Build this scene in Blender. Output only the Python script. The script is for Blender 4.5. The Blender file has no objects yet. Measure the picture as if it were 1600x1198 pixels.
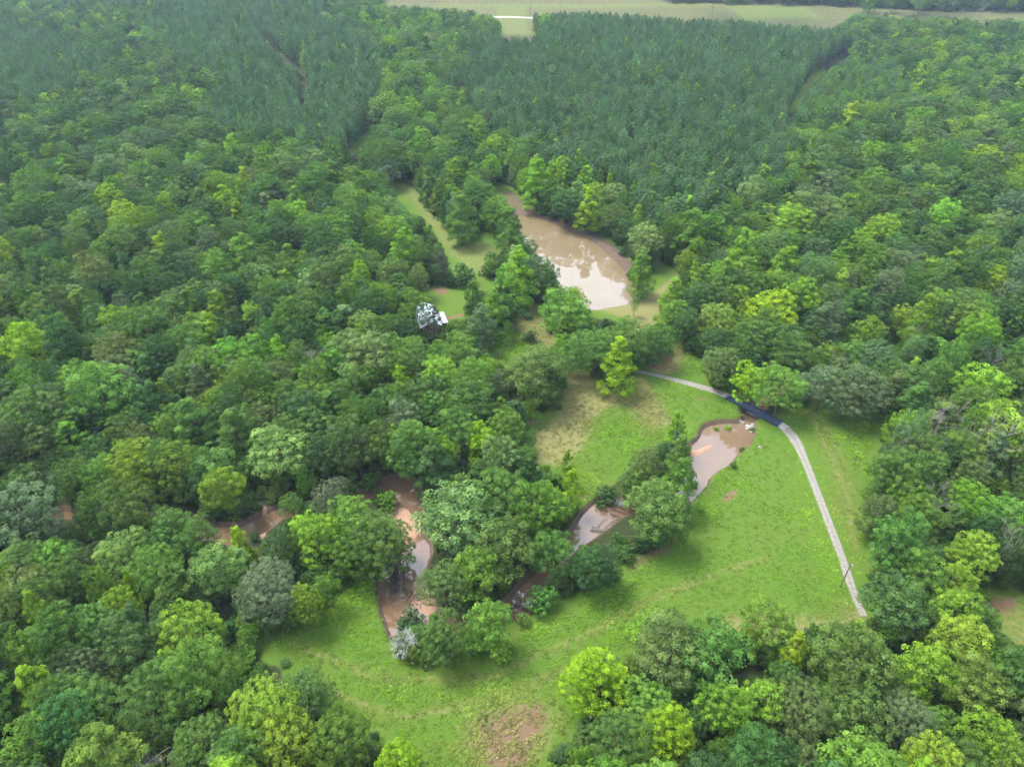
import bpy, math, random
import numpy as np
from mathutils import Vector, Matrix

# ------------------------------------------------------------------ camera, sky, sun, exposure
sc = bpy.context.scene
COL = sc.collection
CAM_Z, PITCH, FPX = 120.0, math.radians(37.0), 1100.0      # focal length in pixels of a 1600 px wide frame
cam_d = bpy.data.cameras.new('camera'); cam = bpy.data.objects.new('camera', cam_d); COL.objects.link(cam)
cam_d.sensor_width = 36.0; cam_d.lens = 36.0 * FPX / 1600.0
cam_d.clip_start = 0.5; cam_d.clip_end = 12000
cam.location = (0, 0, CAM_Z); cam.rotation_euler = (math.pi / 2 - PITCH, 0, 0)
sc.camera = cam

SUN_EL, SUN_AZ = math.radians(62), math.radians(-62)       # azimuth measured from +Y towards +X
W = bpy.data.worlds.new('World'); sc.world = W; W.use_nodes = True
wn, wl = W.node_tree.nodes, W.node_tree.links
for n in list(wn): wn.remove(n)
sky = wn.new('ShaderNodeTexSky'); sky.sky_type = 'NISHITA'; sky.sun_disc = False
sky.sun_elevation = SUN_EL; sky.sun_rotation = SUN_AZ; sky.dust_density = 2.0; sky.altitude = 200
tc = wn.new('ShaderNodeTexCoord')
ns = wn.new('ShaderNodeTexNoise'); ns.inputs['Scale'].default_value = 3.2; ns.inputs['Detail'].default_value = 6
ns.inputs['Roughness'].default_value = 0.6
rmp = wn.new('ShaderNodeMapRange'); rmp.inputs[1].default_value = 0.25; rmp.inputs[2].default_value = 0.6
rmp.inputs[3].default_value = 0.45; rmp.inputs[4].default_value = 1.0
mixw = wn.new('ShaderNodeMix'); mixw.data_type = 'RGBA'
mixw.inputs[7].default_value = (3.0, 3.25, 3.65, 1)        # thin bright cloud cover
bg = wn.new('ShaderNodeBackground'); bg.inputs['Strength'].default_value = 0.10
wo = wn.new('ShaderNodeOutputWorld')
wl.new(tc.outputs['Generated'], ns.inputs['Vector']); wl.new(ns.outputs['Fac'], rmp.inputs[0])
wl.new(rmp.outputs[0], mixw.inputs[0]); wl.new(sky.outputs[0], mixw.inputs[6])
wl.new(mixw.outputs[2], bg.inputs['Color']); wl.new(bg.outputs[0], wo.inputs[0])

sun_d = bpy.data.lights.new('sun', 'SUN'); sun = bpy.data.objects.new('sun', sun_d); COL.objects.link(sun)
sun_d.energy = 1.5; sun_d.angle = math.radians(24); sun_d.color = (1.0, 0.95, 0.86)
sun_dir = Vector((math.sin(SUN_AZ) * math.cos(SUN_EL), math.cos(SUN_AZ) * math.cos(SUN_EL), math.sin(SUN_EL)))
sun.rotation_euler = sun_dir.to_track_quat('Z', 'Y').to_euler()

sc.view_settings.view_transform = 'Standard'; sc.view_settings.look = 'None'
sc.view_settings.exposure = 2.80; sc.view_settings.gamma = 1.0; sc.view_settings.use_curve_mapping = False
sc.render.engine = 'CYCLES'
cy = sc.cycles
cy.max_bounces = 4; cy.diffuse_bounces = 2; cy.glossy_bounces = 2; cy.transmission_bounces = 2; cy.volume_bounces = 0
cy.transparent_max_bounces = 4; cy.caustics_reflective = False; cy.caustics_refractive = False
cy.use_adaptive_sampling = True; cy.adaptive_threshold = 0.04; cy.sample_clamp_indirect = 4
cy.use_denoising = True
try: cy.denoiser = 'OPENIMAGEDENOISE'
except Exception: pass
sc.render.use_persistent_data = False

rng = np.random.default_rng(7)
random.seed(7)

# ------------------------------------------------------------------ helpers
cP, sP = math.cos(PITCH), math.sin(PITCH)
def gp(u, v, z=0.0):
    """pixel of the 1600 x 1198 photograph -> point on the level z (metres)"""
    a, b = (u - 800.0) / FPX, (599.0 - v) / FPX
    dy, dz = cP + b * sP, -sP + b * cP
    t = (z - CAM_Z) / dz
    return (a * t, dy * t)
def gpl(pts, z=0.0): return np.array([gp(u, v, z) for u, v in pts])
def proj(x, y, z):
    """world points -> pixels"""
    x, y, z = np.asarray(x, float), np.asarray(y, float), np.asarray(z, float) - CAM_Z
    d = y * cP - z * sP; h = y * sP + z * cP
    return 800 + FPX * x / d, 599 - FPX * h / d, d
def in_poly(px, py, poly):
    ins = np.zeros(px.shape, bool); n = len(poly)
    for i in range(n):
        x1, y1 = poly[i]; x2, y2 = poly[(i + 1) % n]
        if y1 == y2: continue
        c = ((y1 > py) != (y2 > py)) & (px < (x2 - x1) * (py - y1) / (y2 - y1) + x1)
        ins ^= c
    return ins
def seg_dist(px, py, pts, closed):
    d = np.full(px.shape, 1e9); n = len(pts); t_out = np.zeros(px.shape)
    for i in range(n if closed else n - 1):
        ax, ay = pts[i]; bx, by = pts[(i + 1) % n]
        ex, ey = bx - ax, by - ay; L = ex * ex + ey * ey + 1e-9
        t = np.clip(((px - ax) * ex + (py - ay) * ey) / L, 0, 1)
        dd = np.hypot(px - ax - t * ex, py - ay - t * ey)
        m = dd < d; d[m] = dd[m]; t_out[m] = (i + t)[m]
    return d, t_out
def sdf_poly(px, py, poly):
    """negative inside; only evaluated near the polygon's box"""
    poly = np.asarray(poly); out = np.full(px.shape, 1e3)
    lo, hi = poly.min(0) - 16, poly.max(0) + 16
    m = (px > lo[0]) & (px < hi[0]) & (py > lo[1]) & (py < hi[1])
    if m.any():
        d, _ = seg_dist(px[m], py[m], poly, True)
        out[m] = np.where(in_poly(px[m], py[m], poly), -d, d)
    return out
def sdf_line(px, py, pts, widths):
    pts = np.asarray(pts); out = np.full(px.shape, 1e3)
    lo, hi = pts.min(0) - 16, pts.max(0) + 16
    m = (px > lo[0]) & (px < hi[0]) & (py > lo[1]) & (py < hi[1])
    if m.any():
        d, t = seg_dist(px[m], py[m], pts, False)
        out[m] = d - np.interp(t, range(len(pts)), np.array(widths) / 2)
    return out
def smooth(e0, e1, x):
    t = np.clip((x - e0) / (e1 - e0), 0, 1); return t * t * (3 - 2 * t)
_ph = rng.uniform(0, 6.28, 40)
def wob(x, y, s=1.0, k=0):
    """cheap smooth 2D noise about -1..1"""
    r = 0
    for i, (a, f) in enumerate(((0.0, 1.0), (1.1, 1.37), (2.3, 0.81), (0.6, 2.3), (1.8, 2.9))):
        r = r + np.sin((x * math.cos(a + k) + y * math.sin(a + k)) * f / s + _ph[(i + 5 * k) % 40]) / (1 + 0.5 * i)
    return r / 2.4

def tag(o, label=None, cat=None, group=None, kind=None):
    if label: o['label'] = label
    if cat: o['category'] = cat
    if group: o['group'] = group
    if kind: o['kind'] = kind
    return o
def link(name, data, parent=None):
    o = bpy.data.objects.new(name, data); COL.objects.link(o)
    if parent is not None: o.parent = parent
    return o
def empty(name, loc, rz=0.0):
    o = bpy.data.objects.new(name, None); COL.objects.link(o)
    o.location = loc; o.rotation_euler = (0, 0, rz); o.empty_display_size = 0.5
    return o

class MB:
    """collects polygons for one mesh"""
    def __init__(s): s.v = []; s.f = []; s.mi = []
    def add(s, vs, fs, m=0):
        b = len(s.v); s.v += [tuple(p) for p in vs]; s.f += [tuple(b + i for i in f) for f in fs]; s.mi += [m] * len(fs); return s
    def box(s, c, d, rz=0.0, m=0, ry=0.0):
        M = Matrix.Translation(c) @ Matrix.Rotation(rz, 4, 'Z') @ Matrix.Rotation(ry, 4, 'Y')
        hx, hy, hz = d[0] / 2, d[1] / 2, d[2] / 2
        vs = [M @ Vector((x, y, z)) for x in (-hx, hx) for y in (-hy, hy) for z in (-hz, hz)]
        return s.add(vs, [(0, 1, 3, 2), (4, 6, 7, 5), (0, 4, 5, 1), (2, 3, 7, 6), (0, 2, 6, 4), (1, 5, 7, 3)], m)
    def tube(s, pts, rad, n=6, m=0, cap=True):
        pts = [Vector(p) for p in pts]; b = len(s.v); k = len(pts)
        for i, p in enumerate(pts):
            t = (pts[min(i + 1, k - 1)] - pts[max(i - 1, 0)]).normalized()
            a = t.cross(Vector((0.31, 0.17, 0.93)))
            if a.length < 1e-3: a = t.cross(Vector((1, 0, 0)))
            a.normalize(); c = t.cross(a)
            for j in range(n):
                q = 2 * math.pi * j / n
                s.v.append(tuple(p + (a * math.cos(q) + c * math.sin(q)) * rad[i]))
        for i in range(k - 1):
            for j in range(n):
                j2 = (j + 1) % n
                s.f.append((b + i * n + j, b + i * n + j2, b + (i + 1) * n + j2, b + (i + 1) * n + j)); s.mi.append(m)
        if cap:
            s.f.append(tuple(b + j for j in range(n))[::-1]); s.mi.append(m)
            s.f.append(tuple(b + (k - 1) * n + j for j in range(n))); s.mi.append(m)
        return s
    def mesh(s, name, mats, smooth_=False):
        me = bpy.data.meshes.new(name); me.from_pydata(s.v, [], s.f)
        for m in (mats if isinstance(mats, (list, tuple)) else [mats]): me.materials.append(m)
        me.polygons.foreach_set('material_index', s.mi)
        if smooth_: me.polygons.foreach_set('use_smooth', [True] * len(s.f))
        me.update(); return me
    def build(s, name, mats, parent=None, smooth_=False): return link(name, s.mesh(name, mats, smooth_), parent)

# ------------------------------------------------------------------ materials
def new_mat(name):
    m = bpy.data.materials.new(name); m.use_nodes = True
    nt = m.node_tree
    for n in list(nt.nodes): nt.nodes.remove(n)
    out = nt.nodes.new('ShaderNodeOutputMaterial')
    return m, nt.nodes, nt.links, out
def mixc(N, L, fac, a, b, mode='MIX'):
    n = N.new('ShaderNodeMix'); n.data_type = 'RGBA'; n.blend_type = mode
    for sock, val in ((n.inputs[0], fac), (n.inputs[6], a), (n.inputs[7], b)):
        if hasattr(val, 'links'): L.new(val, sock)
        elif isinstance(val, (int, float)): sock.default_value = val
        else: sock.default_value = (*val[:3], 1)
    return n.outputs[2]
def noise(N, L, scale, detail=3, rough=0.55, vec=None):
    n = N.new('ShaderNodeTexNoise'); n.inputs['Scale'].default_value = scale
    n.inputs['Detail'].default_value = detail; n.inputs['Roughness'].default_value = rough
    if vec is not None: L.new(vec, n.inputs['Vector'])
    return n.outputs['Fac']
def rng_map(N, L, src, a, b, c=0.0, d=1.0):
    n = N.new('ShaderNodeMapRange'); L.new(src, n.inputs[0])
    for i, v in enumerate((a, b, c, d)): n.inputs[i + 1].default_value = v
    return n.outputs[0]
def math_(N, L, op, a, b=0.0):
    n = N.new('ShaderNodeMath'); n.operation = op
    for i, v in enumerate((a, b)):
        if hasattr(v, 'links'): L.new(v, n.inputs[i])
        else: n.inputs[i].default_value = v
    return n.outputs[0]
def objpos(N):
    return N.new('ShaderNodeTexCoord').outputs['Object']

def leaf_mat(name, instanced, rnd=0.45, transl=0.3):
    m, N, L, out = new_mat(name)
    if instanced:
        a = N.new('ShaderNodeAttribute'); a.attribute_type = 'INSTANCER'; a.attribute_name = 'tint'; base = a.outputs['Color']
    else:
        base = N.new('ShaderNodeObjectInfo').outputs['Color']
    g = N.new('ShaderNodeAttribute'); g.attribute_name = 'var'          # leaf to leaf and spray to spray differences
    k = rng_map(N, L, g.outputs['Fac'], 0, 1, 1 - rnd, 1 + rnd)
    hs = N.new('ShaderNodeHueSaturation'); L.new(base, hs.inputs['Color']); L.new(k, hs.inputs['Value'])
    hue = rng_map(N, L, g.outputs['Fac'], 0, 1, 0.506, 0.492); L.new(hue, hs.inputs['Hue'])
    d = N.new('ShaderNodeBsdfDiffuse'); t = N.new('ShaderNodeBsdfTranslucent')
    L.new(hs.outputs[0], d.inputs['Color'])
    tcol = mixc(N, L, 1.0, hs.outputs[0], (1.0, 1.1, 0.55), 'MULTIPLY'); L.new(tcol, t.inputs['Color'])
    mx = N.new('ShaderNodeMixShader'); mx.inputs[0].default_value = transl
    L.new(d.outputs[0], mx.inputs[1]); L.new(t.outputs[0], mx.inputs[2]); L.new(mx.outputs[0], out.inputs[0])
    return m
def plain_mat(name, col, col2=None, scale=2.0, rough=0.8, metal=0.0, bump=0.0, spec=0.3):
    m, N, L, out = new_mat(name)
    p = N.new('ShaderNodeBsdfPrincipled'); p.inputs['Roughness'].default_value = rough; p.inputs['Metallic'].default_value = metal
    p.inputs['Specular IOR Level'].default_value = spec
    v = objpos(N); f = noise(N, L, scale, 4, 0.6, v)
    c = mixc(N, L, rng_map(N, L, f, 0.3, 0.7), col, col2 or tuple(x * 0.7 for x in col)); L.new(c, p.inputs['Base Color'])
    if bump:
        b = N.new('ShaderNodeBump'); b.inputs['Strength'].default_value = bump; L.new(f, b.inputs['Height']); L.new(b.outputs[0], p.inputs['Normal'])
    L.new(p.outputs[0], out.inputs[0]); return m

M_LEAF = leaf_mat('leaf', False); M_LEAFI = leaf_mat('leaf_wood', True)
M_BARK = plain_mat('bark', (0.10, 0.075, 0.055), (0.05, 0.04, 0.03), 3.0, 0.95)
M_DEAD = plain_mat('weathered_wood', (0.24, 0.22, 0.20), (0.14, 0.125, 0.11), 2.0, 0.9)
M_WHITEWOOD = plain_mat('bleached_wood', (0.44, 0.46, 0.45), (0.32, 0.34, 0.33), 2.0, 0.9)
M_GRASS = leaf_mat('grass_blades', True, 0.4, 0.25)

def water_mat(name, col, col2, ior=1.6, rough=0.03, scale=0.08, bump=0.02):
    m, N, L, out = new_mat(name)
    v = objpos(N)
    f = noise(N, L, scale, 4, 0.55, v)
    c = mixc(N, L, rng_map(N, L, f, 0.35, 0.65), col, col2)
    p = N.new('ShaderNodeBsdfPrincipled'); L.new(c, p.inputs['Base Color'])
    p.inputs['Roughness'].default_value = rough; p.inputs['IOR'].default_value = ior
    w = noise(N, L, 1.2, 3, 0.5, v)
    b = N.new('ShaderNodeBump'); b.inputs['Strength'].default_value = bump; b.inputs['Distance'].default_value = 0.1
    L.new(w, b.inputs['Height']); L.new(b.outputs[0], p.inputs['Normal'])
    L.new(p.outputs[0], out.inputs[0]); return m
M_POND = water_mat('muddy_pond', (0.152, 0.115, 0.070), (0.132, 0.098, 0.056), 2.25, 0.02)
M_CREEK = water_mat('muddy_creek', (0.125, 0.086, 0.056), (0.108, 0.062, 0.036), 2.0, 0.03)

def ground_mat():
    m, N, L, out = new_mat('ground')
    v = objpos(N)
    A = N.new('ShaderNodeAttribute'); A.attribute_name = 'zone_a'; B = N.new('ShaderNodeAttribute'); B.attribute_name = 'zone_b'
    sa = N.new('ShaderNodeSeparateColor'); L.new(A.outputs['Color'], sa.inputs[0])
    sb = N.new('ShaderNodeSeparateColor'); L.new(B.outputs['Color'], sb.inputs[0])
    n1 = noise(N, L, 0.9, 5, 0.65, v); n2 = noise(N, L, 0.12, 4, 0.6, v); n3 = noise(N, L, 3.5, 4, 0.7, v)
    def edge(src, w=0.55):   # mask broken up by noise
        j = math_(N, L, 'MULTIPLY', math_(N, L, 'SUBTRACT', n1, 0.5), w)
        return rng_map(N, L, math_(N, L, 'ADD', src, j), 0.38, 0.62)
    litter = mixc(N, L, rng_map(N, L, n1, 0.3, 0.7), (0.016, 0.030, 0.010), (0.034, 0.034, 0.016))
    grass = mixc(N, L, rng_map(N, L, n3, 0.3, 0.7), (0.040, 0.086, 0.009), (0.066, 0.130, 0.013))
    grass = mixc(N, L, rng_map(N, L, noise(N, L, 1.6, 4, 0.7, v), 0.35, 0.62), grass, (0.053, 0.106, 0.011))
    grass = mixc(N, L, rng_map(N, L, n2, 0.35, 0.68), grass, (0.064, 0.100, 0.016))
    dry = mixc(N, L, rng_map(N, L, n3, 0.3, 0.7), (0.095, 0.102, 0.034), (0.155, 0.142, 0.058))
    dirt = mixc(N, L, rng_map(N, L, n3, 0.3, 0.7), (0.085, 0.055, 0.034), (0.150, 0.102, 0.064))
    sand = mixc(N, L, rng_map(N, L, n1, 0.3, 0.7), (0.21, 0.132, 0.092), (0.28, 0.185, 0.132))
    mud = mixc(N, L, rng_map(N, L, n1, 0.3, 0.7), (0.060, 0.045, 0.034), (0.11, 0.078, 0.055))
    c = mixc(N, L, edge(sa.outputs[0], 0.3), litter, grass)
    c = mixc(N, L, edge(sa.outputs[1], 0.9), c, dry)
    c = mixc(N, L, edge(sa.outputs[2], 0.9), c, dirt)
    c = mixc(N, L, edge(sb.outputs[1], 0.5), c, mud)
    c = mixc(N, L, edge(sb.outputs[0], 0.3), c, sand)
    p = N.new('ShaderNodeBsdfPrincipled'); p.inputs['Roughness'].default_value = 0.95; p.inputs['Specular IOR Level'].default_value = 0.1
    L.new(c, p.inputs['Base Color'])
    b = N.new('ShaderNodeBump'); b.inputs['Strength'].default_value = 0.5; b.inputs['Distance'].default_value = 0.3
    L.new(n3, b.inputs['Height']); L.new(b.outputs[0], p.inputs['Normal'])
    L.new(p.outputs[0], out.inputs[0]); return m
M_GROUND = ground_mat()
def drive_mat():
    m, N, L, out = new_mat('gravel_drive')
    v = objpos(N); at = N.new('ShaderNodeAttribute'); at.attribute_name = 'across'
    n1, n2 = noise(N, L, 1.4, 5, 0.65, v), noise(N, L, 0.25, 3, 0.5, v)
    c = mixc(N, L, rng_map(N, L, n1, 0.3, 0.7), (0.205, 0.195, 0.195), (0.125, 0.115, 0.105))
    off = math_(N, L, 'ABSOLUTE', math_(N, L, 'SUBTRACT', at.outputs['Fac'], 0.5))
    mid = math_(N, L, 'ADD', rng_map(N, L, off, 0.0, 0.2, 0.30, -0.35), math_(N, L, 'ADD', math_(N, L, 'MULTIPLY', n1, 0.55), math_(N, L, 'MULTIPLY', n2, 0.5)))
    rim = math_(N, L, 'ADD', rng_map(N, L, off, 0.22, 0.5, -0.1, 0.8), math_(N, L, 'MULTIPLY', n1, 0.6))
    c = mixc(N, L, rng_map(N, L, mid, 0.58, 0.75, 0, 0.8), c, (0.12, 0.125, 0.055))
    c = mixc(N, L, rng_map(N, L, rim, 0.58, 0.72), c, (0.075, 0.115, 0.025))
    p = N.new('ShaderNodeBsdfPrincipled'); p.inputs['Roughness'].default_value = 0.95; p.inputs['Specular IOR Level'].default_value = 0.15; L.new(c, p.inputs['Base Color'])
    b = N.new('ShaderNodeBump'); b.inputs['Strength'].default_value = 0.25; L.new(n1, b.inputs['Height']); L.new(b.outputs[0], p.inputs['Normal'])
    L.new(p.outputs[0], out.inputs[0]); return m
M_DRIVE = drive_mat()
M_GRAVEL = plain_mat('gravel', (0.30, 0.285, 0.28), (0.20, 0.18, 0.165), 1.6, 0.95, bump=0.2)
M_TRACK = plain_mat('dirt_track', (0.20, 0.15, 0.10), (0.12, 0.10, 0.06), 1.3, 0.95, bump=0.2)

# ------------------------------------------------------------------ what the photograph shows open (pixel outlines)
OPEN = {
 'meadow': [(412,992),(440,986),(458,984),(480,973),(505,960),(520,943),(538,918),(558,893),(588,880),(616,873),(630,862),
            (640,880),(655,905),(663,930),(670,958),(655,957),(640,950),(625,955),(613,972),(608,1005),(614,1030),(634,1040),(660,1036),(700,1036),(740,1030),
            (780,1018),(803,996),(808,980),(835,972),(870,957),(882,935),(920,918),(950,906),(985,880),(1003,866),(1030,862),(1043,852),(1063,828),(1085,795),
            (1089,762),(1084,733),(1077,703),(1073,677),(1085,665),(1105,655),(1133,640),(1133,618),(1160,622),(1180,632),(1200,646),(1235,645),(1259,635),(1293,629),
            (1338,638),(1377,641),(1383,664),(1358,695),(1360,720),(1347,760),(1345,790),(1350,823),(1358,850),(1362,862),(1346,880),(1339,913),
            (1352,940),(1366,973),(1346,968),(1286,970),(1246,966),(1240,944),(1213,941),(1180,950),(1160,972),(1147,978),(1120,962),(1045,962),(1010,973),(990,1003),
            (985,1018),(960,1014),(917,1018),(896,1033),(890,1070),(900,1100),(895,1117),(882,1150),(842,1164),(835,1198),(690,1198),(631,1165),
            (619,1137),(575,1137),(537,1112),(519,1069),(503,1050),(466,1044),(462,1022),(428,1015),(412,999)],
 'north_meadow': [(890,552),(897,562),(914,584),(942,597),(962,613),(985,594),(997,575),(1014,568),(1028,561),(1052,540),(1063,534),(1075,552),(1100,568),
            (1104,598),(1150,612),(1133,640),(1105,655),(1085,662),(1070,660),(1058,651),(1045,665),(1030,688),(1010,697),(990,702),(975,725),(966,738),(945,745),
            (930,762),(922,790),(905,775),(890,748),(900,735),(872,735),(868,718),(852,716),(840,690),(842,672),(824,655),(860,658),(880,634),(893,600),(892,570)],
 'pond': [(767,288),(790,288),(818,308),(835,329),(859,343),(897,353),(921,363),(956,370),(962,394),(978,407),(981,436),(997,448),(1021,438),(1031,407),(1062,422),
            (1062,436),(1034,456),(1026,484),(1036,499),(1007,506),(992,520),(985,500),(925,489),(922,465),(904,446),(873,437),(870,415),(852,401),(821,377),(815,350),
            (804,332),(787,322),(770,302)],
 'lane': [(615,284),(639,284),(653,312),(674,332),(687,350),(698,369),(718,379),(742,374),(756,360),(777,374),(784,387),(756,401),(749,422),(754,434),(777,444),
            (756,453),(729,449),(708,418),(703,398),(684,370),(674,343),(626,322),(619,302)],
 'lawn': [(664,458),(687,450),(722,453),(724,491),(694,500),(686,520),(664,522),(656,508),(656,480)],
 'bush_lawn': [(767,542),(797,522),(797,504),(808,492),(825,470),(840,478),(846,511),(870,538),(832,542),(811,554),(787,566)],
 'channel': [(632,858),(622,835),(605,803),(602,790),(618,790),(632,782),(630,768),(663,772),(653,794),(650,808),(655,832),(664,842),(675,860),(676,872),(667,888),(655,906),(640,880)],
 'upper_creek': [(552,784),(551,765),(582,754),(613,743),(628,768),(600,764),(588,772),(577,778)],
 'west_creek': [(280,813),(308,820),(328,830),(350,833),(370,828),(390,815),(415,798),(433,790),(420,813),(413,843),(400,855),(390,840),(355,840),(350,853),(333,840)],
 'jam_pool': [(925,808),(955,788),(986,770),(994,783),(993,800),(985,835),(960,836),(925,832)],
 'low_pool': [(774,950),(800,935),(821,913),(832,919),(831,947),(807,970),(795,961)],
 'far_left': [(84,806),(100,799),(113,806),(104,815),(84,814)],
 'right_clearing': [(1540,920),(1592,928),(1640,935),(1640,1000),(1600,1000),(1582,1003),(1572,965),(1556,938)],
 'field': [(600,-8),(600,5),(660,6),(700,9),(740,12),(776,20),(779,30),(786,58),(840,55),(818,30),(825,14),(900,15),(960,16),(1060,24),(1150,28),(1200,33),(1250,37),
            (1312,40),(1322,20),(1370,18),(1420,21),(1500,25),(1600,28),(1700,30),(1700,19),(1600,18),(1450,17),(1300,10),(1050,4),(1035,-8)],
 'fire_lane': [(1325,78),(1270,112),(1240,158),(1232,178),(1241,180),(1250,160),(1278,116),(1330,82)],
 'left_lane': [(400,52),(403,52),(481,122),(475,150),(469,180),(467,180),(472,148),(478,124)],
 'lane_head': [(540,236),(575,205),(582,190),(590,192),(582,212),(548,240)],
}
MW, MH = 1000, 640          # half resolution mask with a margin: pixel = (ix*2-200, iy*2-40)
gu, gv = np.meshgrid(np.arange(MW) * 2.0 - 200, np.arange(MH) * 2.0 - 40)
OPEN_MASK = np.zeros((MH, MW), bool)
for nm, pl in OPEN.items(): OPEN_MASK |= in_poly(gu, gv, pl)
def is_open(u, v):
    iu = ((np.asarray(u) + 200) / 2).round().astype(int); iv = ((np.asarray(v) + 40) / 2).round().astype(int)
    ok = (iu >= 0) & (iu < MW) & (iv >= 0) & (iv < MH)
    r = np.zeros(ok.shape, bool); r[ok] = OPEN_MASK[iv[ok], iu[ok]]
    return r

# ------------------------------------------------------------------ terrain
ZW, ZP = -1.35, -0.55      # creek and pond levels
CR_POLY = [gpl(p, ZW) for p in (
    [(592,882),(586,905),(586,922),(594,945),(598,965),(605,985),(612,998),(622,1004),(640,1000),(668,978),(672,960),(663,930),(657,907),(668,888),(677,868),
     (673,850),(662,838),(655,830),(657,800),(668,776),(650,768),(628,768),(600,785),(601,795),(620,822),(632,856),(616,872)],
    [(1076,700),(1090,683),(1097,670),(1108,664),(1118,663),(1134,660),(1150,661),(1160,655),(1168,644),(1181,640),(1186,650),(1178,662),(1176,682),(1171,700),
     (1163,708),(1150,717),(1140,727),(1124,738),(1109,751),(1094,763),(1078,770),(1066,750),(1066,715)])]
CR_LINES = [(gpl(p, ZW), w) for p, w in (
    ([(1088,750),(1055,790),(1005,785),(960,793),(930,815),(895,850),(868,885),(835,918),(810,950),(770,968),(720,985),(670,968)], [6,5,5.5,7.5,7.5,3.5,3,4.5,6,3.5,4,6]),
    ([(650,785),(625,762),(590,766),(553,775),(500,795),(440,803),(410,820),(375,838),(330,835),(285,817),(230,810),(150,812),(100,806),(20,806),(-120,812)],
     [7,8,6,5,3.5,4.5,6.5,5.5,5,3.5,1.6,1.4,2.5,1.5,1.5]),
    ([(1172,650),(1200,628),(1240,600),(1300,585),(1420,572),(1600,560),(1900,540)], [5,5,4.5,4,4,4,4]))]
BARS = [gpl(p, ZW) for p in (
    [(600,786),(604,798),(621,824),(631,857),(650,847),(657,832),(655,812),(640,795),(622,786)],
    [(657,906),(643,920),(638,932),(641,944),(655,957),(668,966),(690,955),(672,915)],
    [(1072,703),(1090,701),(1106,693),(1117,688),(1119,693),(1112,701),(1097,709),(1091,714),(1072,716)],
    [(414,798),(421,812),(413,846),(402,850),(408,830)])]
POND = gpl([(812,340),(828,340),(845,346),(868,356),(890,366),(912,376),(932,390),(950,404),(966,424),(980,446),(989,462),(986,471),(962,475),(930,479),(900,480),
            (886,468),(862,432),(845,405),(828,385),(818,365)], ZP)
def axis(lo, hi, step, far):
    a = list(np.arange(lo, hi + 0.01, step)); s = step
    while a[-1] < far: s *= 1.18; a.append(a[-1] + s)
    s = step
    while a[0] > -far: s *= 1.18; a.insert(0, a[0] - s)
    return np.array(a)
AX, AY = axis(-112, 112, 0.8, 4500), axis(62, 326, 0.8, 6000)
TX, TY = np.meshgrid(AX, AY)
def creek_sdf(x, y):
    wv = wob(x, y, 2.2, 1) * 0.45
    d = np.full(x.shape, 1e3)
    for p in CR_POLY: d = np.minimum(d, sdf_poly(x, y, p))
    for p, w in CR_LINES: d = np.minimum(d, sdf_line(x, y, p, w))
    return d + np.where(d < 20, wv, 0)
def bar_sdf(x, y):
    d = np.full(x.shape, 1e3)
    for p in BARS: d = np.minimum(d, sdf_poly(x, y, p))
    return d + np.where(d < 10, wob(x, y, 1.1, 2) * 0.25, 0)
C_SDF, B_SDF = creek_sdf(TX, TY), bar_sdf(TX, TY)
P_SDF = sdf_poly(TX, TY, POND) + wob(TX, TY, 3.0, 3) * 0.5
far_w = smooth(40, 120, np.maximum(np.abs(TX) - 90, TY - 330))
TZ = wob(TX, TY, 60, 4) * 2.0 * far_w + wob(TX, TY, 9, 5) * 0.07
TZ = np.where(C_SDF < 2.5, TZ * smooth(0, 2.5, C_SDF) - 2.1 * (1 - smooth(-1.0, 0.7, C_SDF)), TZ)
TZ = np.where(B_SDF < 1.2, np.maximum(TZ, ZW + 0.28 - 0.75 * smooth(-1.6, 1.2, B_SDF)), TZ)
TZ = np.where(P_SDF < 6, TZ * smooth(0, 6, P_SDF) + (ZP - 1.0) * (1 - smooth(-2.5, 5.0, P_SDF)), TZ)
TZ = np.where(TX**2 + (TY - 300)**2 > 1500**2, TZ - 3, TZ)

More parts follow.
